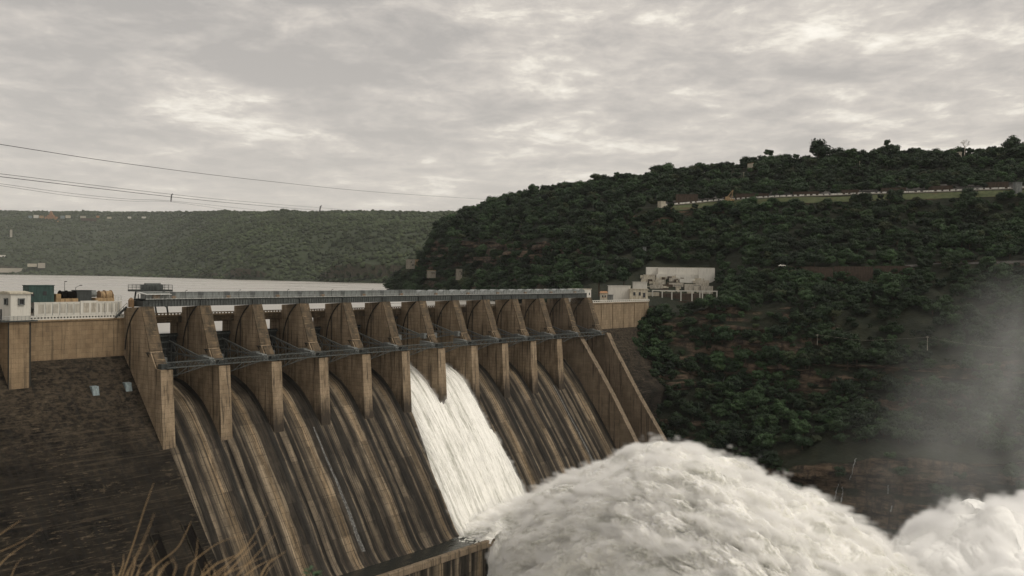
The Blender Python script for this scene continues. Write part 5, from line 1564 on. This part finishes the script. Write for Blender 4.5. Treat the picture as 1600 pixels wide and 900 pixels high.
# rills falling over the gorge cliff
M['rill'] = material('thin_falling_water', (.17, .175, .17), .5)
for pts in ([(1337, 716), (1334, 728), (1331, 741), (1327, 752)], [(1311, 756), (1307, 768), (1303, 786)], [(1318, 760), (1316, 772), (1314, 788)], [(1388, 758), (1387, 775)], [(1132, 588), (1130, 600), (1127, 616)], [(1394, 790), (1393, 802)]):
    vs = []; fs = []
    D0 = []
    for a, b in zip(pts[:-1], pts[1:]):
        for k in range(5): D0.append((a[0] + (b[0] - a[0]) * k / 5, a[1] + (b[1] - a[1]) * k / 5))
    for i, (x, y) in enumerate(D0):
        p = on_ground(x, y)
        if p is None: continue
        p = p - ray(x, y).normalized() * .9
        ww = rr_.uniform(.06, .38); p = p + Vector((rr_.gauss(0, .25), 0, 0))
        vs += [(p.x - ww, p.y, p.z), (p.x + ww, p.y, p.z), (p.x + ww, p.y + .5, p.z - .2), (p.x - ww, p.y + .5, p.z - .2)]
    n = len(vs) // 4
    for i in range(n - 1):
        for k in range(4): fs.append((4 * i + k, 4 * i + (k + 1) % 4, 4 * i + 4 + (k + 1) % 4, 4 * i + 4 + k))
    if n > 1:
        o = MB(False).add(vs, fs).build('rill_water', M['rill']); o['kind'] = 'structure'

# dry grass and a green sprig on the near bank, at the photographer's feet
M['straw'] = material('dry_grass', (.30, .20, .105), .8, lambda g, bs: g.mix(g.noise(g.n('ShaderNodeTexCoord').outputs['Object'], 9.0, 3.0), (.20, .13, .065), (.36, .25, .13)))
gr = MB(False)
def stalk(pts, Y, r=.0030, dy=0.15):
    P = [at(x, y, Y + dy * i / max(1, len(pts) - 1)) for i, (x, y) in enumerate(pts)]
    # carry the stalk down to the bank
    d0 = (P[0] - P[1]).normalized()
    root = P[0].copy()
    for _ in range(80):
        if root.z <= -1.75 - .95 * max(root.y - 2.2, 0): break
        root = root + Vector((d0.x * .5, d0.y * .5 + .3 * (root.y > 2.3), -1)).normalized() * .05
    Q = []
    for i in range(len(P) - 1):
        p0 = P[max(i - 1, 0)]; p1, p2 = P[i], P[i + 1]; p3 = P[min(i + 2, len(P) - 1)]
        for k in range(5):
            t_ = k / 5
            Q.append(.5 * ((2 * p1) + (p2 - p0) * t_ + (2 * p0 - 5 * p1 + 4 * p2 - p3) * t_ ** 2 + (-p0 + 3 * p1 - 3 * p2 + p3) * t_ ** 3))
    Q.append(P[-1])
    gr.cyl(tuple(root), tuple(Q[0]), r, 5, r)
    for i in range(len(Q) - 1):
        f0, f1 = i / (len(Q) - 1), (i + 1) / (len(Q) - 1)
        gr.cyl(tuple(Q[i]), tuple(Q[i + 1]), r * (1 - .75 * f0), 5, r * (1 - .75 * f1))
ST = [[(191, 899), (210, 845), (226, 794), (240.6, 754)], [(197, 899), (212, 872), (228, 837), (241, 802)], [(228, 899), (250, 878), (277, 856), (293, 827), (299, 814)], [(293, 885), (322, 861), (349, 845), (387, 835)],
      [(333, 899), (376, 864), (398, 835), (419, 800)], [(347, 899), (390, 880), (417, 868)], [(371, 899), (398, 870), (431, 834)], [(-20, 850), (0, 835), (32, 813)], [(-20, 874), (0, 862), (36, 845), (63, 827)], [(178, 899), (176, 880)],
      [(236, 899), (240, 880), (233, 852)], [(300, 899), (306, 872), (309, 842)], [(318, 899), (340, 880), (372, 866), (384, 850)], [(205, 899), (211, 880), (208, 868)], [(271, 899), (275, 884), (268, 872)], [(340, 899), (352, 888), (358, 884)],
      [(408, 899), (420, 880), (446, 862)], [(214, 899), (222, 880), (246, 845)], [(186, 899), (192, 882), (193, 866)], [(-20, 905), (10, 872), (40, 850)], [(383, 899), (404, 884), (428, 872)], [(352, 899), (377, 872), (401, 846)]]
rg = random.Random(2)
for i, p_ in enumerate(ST): stalk(p_, 2.4 + rg.uniform(-.4, .8), .0016 * rg.uniform(.7, 1.25))
for i in range(16):
    x = rg.choice([rg.gauss(215, 22), rg.gauss(335, 50), rg.gauss(20, 20)]); h = rg.uniform(12, 34); l = rg.gauss(.5, .5) * h
    stalk([(x, 905), (x + l * .4, 905 - h * .6), (x + l, 905 - h)], 2.4 + rg.uniform(-.3, .8), .0011)
go_ = gr.build('dry_grass', M['straw']); go_['kind'] = 'stuff'; go_['label'] = 'dry straw coloured grass stalks in front of the dam'
t = empty('leafy_sprig', tuple(at(487, 925, 3.6))); tag(t, 'small green leafy sprig poking up at the bottom edge', 'plant')
MB(False).cyl((0, 0, -.6), (0, 0, .06), .004, 6, .003).build('stem', M['bark'], t)
m = MB(False)
for k in range(15):
    a = k * 2.4; L = rg.uniform(.022, .045); z = .055 + rg.uniform(0, .035)
    d = Vector((math.cos(a), math.sin(a), .25)); sd = Vector((-math.sin(a), math.cos(a), 0)) * L * .28
    b0 = Vector((0, 0, z)) + d * .006
    m.add([tuple(b0), tuple(b0 + d * L * .5 + sd + Vector((0, 0, .004))), tuple(b0 + d * L), tuple(b0 + d * L * .5 - sd + Vector((0, 0, .004)))], [(0, 1, 2, 3)])
o = m.build('leaves', material('green_leaf', (.05, .10, .04), .5), t)

# ------------------------------------------------------------------ white water down the two open bays
def smoothstep(a, b, x):
    t = np.clip((x - a) / (b - a), 0, 1); return t * t * (3 - 2 * t)
def place(P):
    """(u, v, z) array -> world"""
    u, v, z = P[..., 0], P[..., 1], P[..., 2]
    return np.stack([OX + SN * u + CS * v, OY + CS * u - SN * v, z], -1)
na, nvv = 260, 420
vv = np.linspace(-12.8, 62, nvv)[None, :]; aa = np.linspace(0, 1, na)[:, None]
uL = 115.55 - 4.2 * smoothstep(12, 34, vv) - 1.2 * smoothstep(34, 60, vv)
uR = 155.35 + 5.4 * smoothstep(12, 40, vv) + 3 * smoothstep(44, 60, vv)
uR = uR + 1.3 * smoothstep(10, 20, vv) * fbm(vv / 6.0, vv * 0 + 3.3, 0, 4)
uL = uL - .35 * smoothstep(10, 20, vv) * fbm(vv / 5.0, vv * 0 + 8.3, 0, 3)
uu = uL + (uR - uL) * aa
base = chute_z(vv) + 0 * uu
edge = 1 - np.abs(2 * aa - 1) ** 14
thick = 1.5 + 1.3 * smoothstep(-5, 20, vv) + 0 * uu
thick += 3.4 * np.exp(-((uu - 152.5) / 5.5) ** 2) * smoothstep(-2, 12, vv) * (1 - smoothstep(46, 60, vv))
wake = np.exp(-((uu - 135.4) / (1.2 + .10 * np.maximum(vv - 12, 0))) ** 2) * smoothstep(8, 13, vv)
thick += wake * (-1.4 * (1 - smoothstep(16, 30, vv)) + .5)
thick -= 1.7 * np.exp(-((uu - 135.6 + .25 * fbm(vv / 4, vv * 0, 2.0, 3)) / .75) ** 2) * smoothstep(12, 16, vv) * (1 - smoothstep(30, 50, vv))
st = fbm(uu / 1.1, vv / 14.0, 0.0, 4, .6) * .62 + fbm(uu / 3.4, vv / 22.0, 4.0, 3) * .55
lump = np.abs(fbm(uu / 1.6, vv / 3.0, 2.0, 4, .6)) * .55 * smoothstep(5, 30, vv)
P = np.stack([uu + 0 * vv, vv + 0 * uu, base + (thick + st + lump) * edge - .4 * (1 - edge)], -1)
flow = grid_mesh('spillway_water', place(P), M['flow'])
flow['kind'] = 'structure'; flow['label'] = 'white water rushing down the two open bays'
# local frame for its material: x across, y down the slope
def to_frame(o):
    Mx = Matrix.Translation((OX, OY, 0)) @ Matrix.Rotation(PHI, 4, 'Z')
    o.data.transform(Mx.inverted()); o.matrix_world = Mx
to_frame(flow)

# thin wet trickles on two closed chutes
for nm, u0, va, vb in (('trickle', 62.6, 14, 42), ('trickle', 219.5, 12, 44), ):
    v_ = np.linspace(va, vb, 120)[None, :]; a_ = np.linspace(-1, 1, 6)[:, None]
    wv = .35 + .5 * smoothstep(va, vb, v_)
    Pq = np.stack([u0 + a_ * wv + .15 * fbm(v_ / 3, v_ * 0, 0, 2), v_ + 0 * a_, chute_z(v_) + .10 + .10 * (1 - a_ ** 2) + .05 * fbm(a_ * 2 + v_, v_ * 2, 0, 2)], -1)
    o = grid_mesh('chute_trickle', place(Pq), M['trickle'] if 'trickle' in M else M.setdefault('trickle', material('thin_running_water', (.10, .105, .10), .5, lambda g, bs: g.mix(g.ramp(g.noise(g.mul(g.n('ShaderNodeTexCoord').outputs['Object'], (3, .8, .8)), 1.4, 4.0, .7), [(.45, 0), (.6, 1)]), (.03, .028, .024), (.17, .17, .16)))))
    o['kind'] = 'structure'; to_frame(o)
# pool lying in the bucket left of the jet
v_ = np.linspace(43.2, 58.2, 30)[None, :]; a_ = np.linspace(2.4, 118, 160)[:, None]
zp = -104.25 + .06 * fbm(a_ / 2 + 0 * v_, v_ / 2, 0, 3) + .5 * smoothstep(95, 118, a_) * (1 + fbm(a_ / 2, v_ / 2, 0, 3))
def pool_fn(g, bs):
    co = g.n('ShaderNodeTexCoord').outputs['Object']
    x, y, z = g.sep(co)
    n1 = g.noise(co, .55, 5.0, .65, .8)
    f = g.m('ADD', n1, g.n('ShaderNodeMapRange', {'clamp': True}, Value=x, i1=96.0, i2=116.0, i3=-.32, i4=.16).outputs[0])
    g.set(bs, 'Roughness', .25)
    g.set(bs, 'Normal', g.n('ShaderNodeBump', None, Strength=.5, Distance=.2, Height=n1).outputs[0])
    return g.mix(g.ramp(f, [(.50, 0), (.62, 1)]), (.018, .02, .017), (.62, .62, .57))
M['pool'] = material('dark_pool_water', (.02, .02, .02), .2, pool_fn)
pool = grid_mesh('bucket_pool', place(np.stack([a_ + 0 * v_, v_ + 0 * a_, zp], -1)), M['pool'])
pool['kind'] = 'structure'; to_frame(pool)

# ------------------------------------------------------------------ the jet thrown by the bucket
TOPV = np.array([44, 48, 55, 62, 70, 84, 97, 108, 119, 126, 143, 170, 188, 210, 235, 262, 290])
TOPZ = np.array([-96, -97, -94.5, -91.5, -86, -78, -72.5, -68.5, -65.5, -64.5, -66, -75, -85.5, -100, -121, -143, -152])
ns, nc = 620, 420
s_ = np.linspace(44, 290, ns)
zt = np.interp(s_, TOPV, TOPZ) - .8
for _ in range(30): zt[1:-1] = (zt[:-2] + 2 * zt[1:-1] + zt[2:]) / 4
spread = smoothstep(58, 200, s_)
uLj = 111.6 - 22 * spread; uRj = 162 + 8 * smoothstep(55, 190, s_)
zb = np.interp(s_, [44, 58, 60, 66, 290], [-107, -106, -118, -151, -152])
# cross-section: near wall, rounded top, far wall
c_ = np.linspace(0, 1, nc)
S, Cc = np.meshgrid(s_, c_, indexing='ij')
uc = (uLj + uRj) / 2; hw = (uRj - uLj) / 2
ang = np.pi * (1 - Cc)
ex = 0.62
cu = np.sign(np.cos(ang)) * np.abs(np.cos(ang)) ** ex
su = np.abs(np.sin(ang)) ** (1.15)
Hh = (zt - zb)[:, None]
# the near flank falls away in a long slope, the far one stays high
nearfac = np.clip(-cu, 0, 1)
U = uc[:, None] + hw[:, None] * cu
Z = zb[:, None] + Hh * su ** .55 * (1 - .10 * nearfac)
V = S + 0.0
P = np.stack([U, V, Z], -1)
du = np.gradient(P, axis=0); dv = np.gradient(P, axis=1)
nr = np.cross(dv, du); nr /= np.linalg.norm(nr, axis=2, keepdims=True) + 1e-9
cen = np.stack([uc[:, None] + 0 * U, V, (zb[:, None] + Z * 0) + Hh * .3], -1)
sg = np.sign(((P - cen) * nr).sum(-1, keepdims=True)); nr *= sg
Dp = zt[:, None] - Z                    # depth under the crest: streaks follow the trajectories
grow = .30 + .70 * smoothstep(48, 80, V)
wx = fbm(U / 15, V / 30, Dp / 15, 3) * 5
def billow(x, y, z, o, gain=.5):
    r_ = 0; a_ = 1.0; f_ = 1.0
    for k in range(o):
        r_ = r_ + a_ * (1 - (1 - np.abs(vnoise(x * f_ + 11.7 * k, y * f_ + 3.1 * k, z * f_ + 7.9 * k))) ** 2.2)
        a_ *= gain; f_ *= 2.07
    return r_
off = (fbm(U / 24, V / 50, Dp / 20, 2) * 3.0 + billow((U + wx) / 7.5, V / 21, (Dp + wx) / 6.5, 6, .62) * 3.2 - 3.2) * grow
off += (np.abs(vnoise(U / .9, V / 1.7, Dp / .9)) * .5 + np.abs(vnoise(U / .45, V / .8, Dp / .45)) * .28) * grow
P = P + nr * off[..., None]
jet = grid_mesh('jet_water', place(P), M['jet'])
jet['kind'] = 'structure'; jet['label'] = 'huge white jet of water thrown from the dam bucket'
to_frame(jet)

# ------------------------------------------------------------------ spray cloud where the jet lands
RX = np.array([1330, 1365, 1385, 1410, 1440, 1470, 1505, 1545, 1575, 1605, 1660, 1740, 1850])
RY = np.array([920, 900, 886, 856, 838, 818, 802, 788, 796, 812, 790, 782, 800])
nx_, ny_ = 420, 300
tx2 = np.linspace(1300, 1850, nx_); Yp = np.linspace(250, 395, ny_)
TX, YP = np.meshgrid(tx2, Yp, indexing='ij')
ridge = np.interp(TX, RX, RY)
Xp = (TX - 800) / FPX * 335 + 0 * YP
zr = -(ridge - (432 + .0101 * (TX - 800))) / FPX * 345
prof = np.clip(1 - np.abs((YP - 345) / np.where(YP > 345, 46, 100)) ** 2.2, 0, 1) ** .6
Zp = GORGE_Z - 4 + (zr - GORGE_Z + 4) * prof
b = fbm(Xp / 30, YP / 30, Zp / 30, 3) * 5 + billow(Xp / 13, YP / 13, Zp / 13, 4, .5) * 2.2 - 3
P = np.stack([Xp, YP, Zp], -1)
du = np.gradient(P, axis=0); dv = np.gradient(P, axis=1)
nr = np.cross(du, dv); nr /= np.linalg.norm(nr, axis=2, keepdims=True) + 1e-9
nr *= np.sign(nr[..., 2:3] + 1e-9)
P = P + nr * b[..., None]
plume = grid_mesh('spray_cloud', P, M['plume'])
plume['kind'] = 'stuff'; plume['label'] = 'pale cloud of spray where the jet lands'

# ------------------------------------------------------------------ volumes: loose spray round the water, drifting mist
def volume_material(name, color, density, aniso=0.0):
    m = bpy.data.materials.new(name); m.use_nodes = True
    g = G(m.node_tree)
    out = g.n('ShaderNodeOutputMaterial')
    pv = g.n('ShaderNodeVolumePrincipled')
    pv.inputs['Color'].default_value = (*color, 1)
    pv.inputs['Density'].default_value = density
    pv.inputs['Anisotropy'].default_value = aniso
    g.nt.links.new(pv.outputs[0], out.inputs['Volume'])
    return m
def volume_cube(name, lo, hi, res, mat, field, parent_mat=None):
    me = bpy.data.meshes.new(name)
    o = bpy.data.objects.new(name, me); COL.objects.link(o)
    me.materials.append(mat)
    ng = bpy.data.node_groups.new(name, 'GeometryNodeTree')
    ng.interface.new_socket('Geometry', in_out='INPUT', socket_type='NodeSocketGeometry')
    ng.interface.new_socket('Geometry', in_out='OUTPUT', socket_type='NodeSocketGeometry')
    g = G(ng)
    go = g.n('NodeGroupOutput')
    vc = g.n('GeometryNodeVolumeCube')
    vc.inputs['Min'].default_value = lo; vc.inputs['Max'].default_value = hi
    for k, r in zip(('Resolution X', 'Resolution Y', 'Resolution Z'), res): vc.inputs[k].default_value = r
    pos_ = g.n('GeometryNodeInputPosition').outputs[0]
    g.set(vc, 'Density', field(g, pos_))
    sm = g.n('GeometryNodeSetMaterial')
    sm.inputs['Material'].default_value = mat
    g.nt.links.new(vc.outputs[0], sm.inputs[0]); g.nt.links.new(sm.outputs[0], go.inputs[0])
    md = o.modifiers.new('volume', 'NODES'); md.node_group = ng
    return o
def prox_field(obj, width, stretch, nscale, thr, gain):
    def fn(g, p):
        oi = g.n('GeometryNodeObjectInfo', {'transform_space': 'RELATIVE'}); oi.inputs[0].default_value = obj
        pr = g.n('GeometryNodeProximity', {'target_element': 'FACES'})
        g.nt.links.new(oi.outputs['Geometry'], pr.inputs[0])
        g.set(pr, 'Sample Position' if 'Sample Position' in pr.inputs else 'Source Position', p)
        d = pr.outputs['Distance']
        q = g.mul(p, stretch)
        nz_ = g.noise(q, nscale, 5.0, .62, .5)
        w = g.m('MULTIPLY', g.m('SUBTRACT', nz_, thr), width)
        return g.m('MINIMUM', g.m('MAXIMUM', g.m('MULTIPLY', g.m('SUBTRACT', w, d), gain), 0.0), 1.0)
    return fn
VM = volume_material('spray_volume', (.995, .992, .98), 0.75)
FRAME = Matrix.Translation((OX, OY, 0)) @ Matrix.Rotation(PHI, 4, 'Z')
if True:
    sj = volume_cube('jet_spray', (80, -250, -152), (186, -44, -54), (104, 200, 96), VM, prox_field(jet, 19.0, (1, .27, 1), .24, .44, .40))
    sj.matrix_world = FRAME
    sj['kind'] = 'stuff'; sj['label'] = 'loose spray blown off the surface of the jet'
    sp = volume_cube('plume_spray', (105, 240, -152), (250, 400, -66), (90, 100, 54), volume_material('plume_volume', (.998, .998, .995), .9), prox_field(plume, 22.0, (1, 1, 1), .09, .43, .25))
    sp['kind'] = 'stuff'; sp['label'] = 'soft edge of the spray cloud'
    sf = volume_cube('chute_spray', (104, -60, -108), (172, 6, -38), (64, 64, 64), VM, prox_field(flow, 8.0, (1, .3, .3), .45, .44, .6))
    sf.matrix_world = FRAME
    sf['kind'] = 'stuff'; sf['label'] = 'fine spray along the edges of the falling water'
def mist_field(g, p):
    x, y, z = g.sep(p)
    n1 = g.noise(g.mul(p, (1, 1, .5)), .030, 6.0, .6, 1.0)
    n2 = g.noise(g.mul(p, (1, 1, .8)), .075, 4.0, .6, .4)
    f = g.m('ADD', g.m('MULTIPLY', n1, .8), g.m('MULTIPLY', n2, .2))
    fx_ = g.n('ShaderNodeMapRange', {'clamp': True, 'interpolation_type': 'SMOOTHSTEP'}, Value=x, i1=120.0, i2=205.0, i3=0.0, i4=1.0).outputs[0]
    top = g.m('ADD', -48.0, g.m('MULTIPLY', fx_, 62.0))
    hz_ = g.n('ShaderNodeMapRange', {'clamp': True, 'interpolation_type': 'SMOOTHSTEP'}, Value=g.m('SUBTRACT', z, top), i1=-45.0, i2=0.0, i3=1.0, i4=0.0).outputs[0]
    e = g.m('MULTIPLY', fx_, hz_)
    d = g.m('MULTIPLY', e, g.ramp(f, [(.43, 0.0), (.62, 1.0)]))
    fy_ = g.n('ShaderNodeMapRange', {'clamp': True}, Value=y, i1=335.0, i2=350.0, i3=0.0, i4=1.0).outputs[0]
    fy2 = g.n('ShaderNodeMapRange', {'clamp': True}, Value=y, i1=425.0, i2=400.0, i3=0.0, i4=1.0).outputs[0]
    return g.m('MULTIPLY', g.m('MULTIPLY', d, fy_), fy2)
MM = volume_material('mist_volume', (.80, .82, .82), 0.0105)
mist = volume_cube('mist', (100, 335, -140), (300, 425, 20), (100, 50, 90), MM, mist_field)
mist['kind'] = 'stuff'; mist['label'] = 'grey mist drifting up the gorge wall at the right'

# ------------------------------------------------------------------ air
hzm = bpy.data.materials.new('air'); hzm.use_nodes = True
g = G(hzm.node_tree); out = g.n('ShaderNodeOutputMaterial')
pv = g.n('ShaderNodeVolumePrincipled'); pv.inputs['Color'].default_value = (.92, .95, .98, 1); pv.inputs['Density'].default_value = 1.9e-5
g.nt.links.new(pv.outputs[0], out.inputs['Volume'])
hz = MB(False).box(-9200, 9200, -500, 24200, -171, 900).build('haze', hzm)
hz['kind'] = 'stuff'
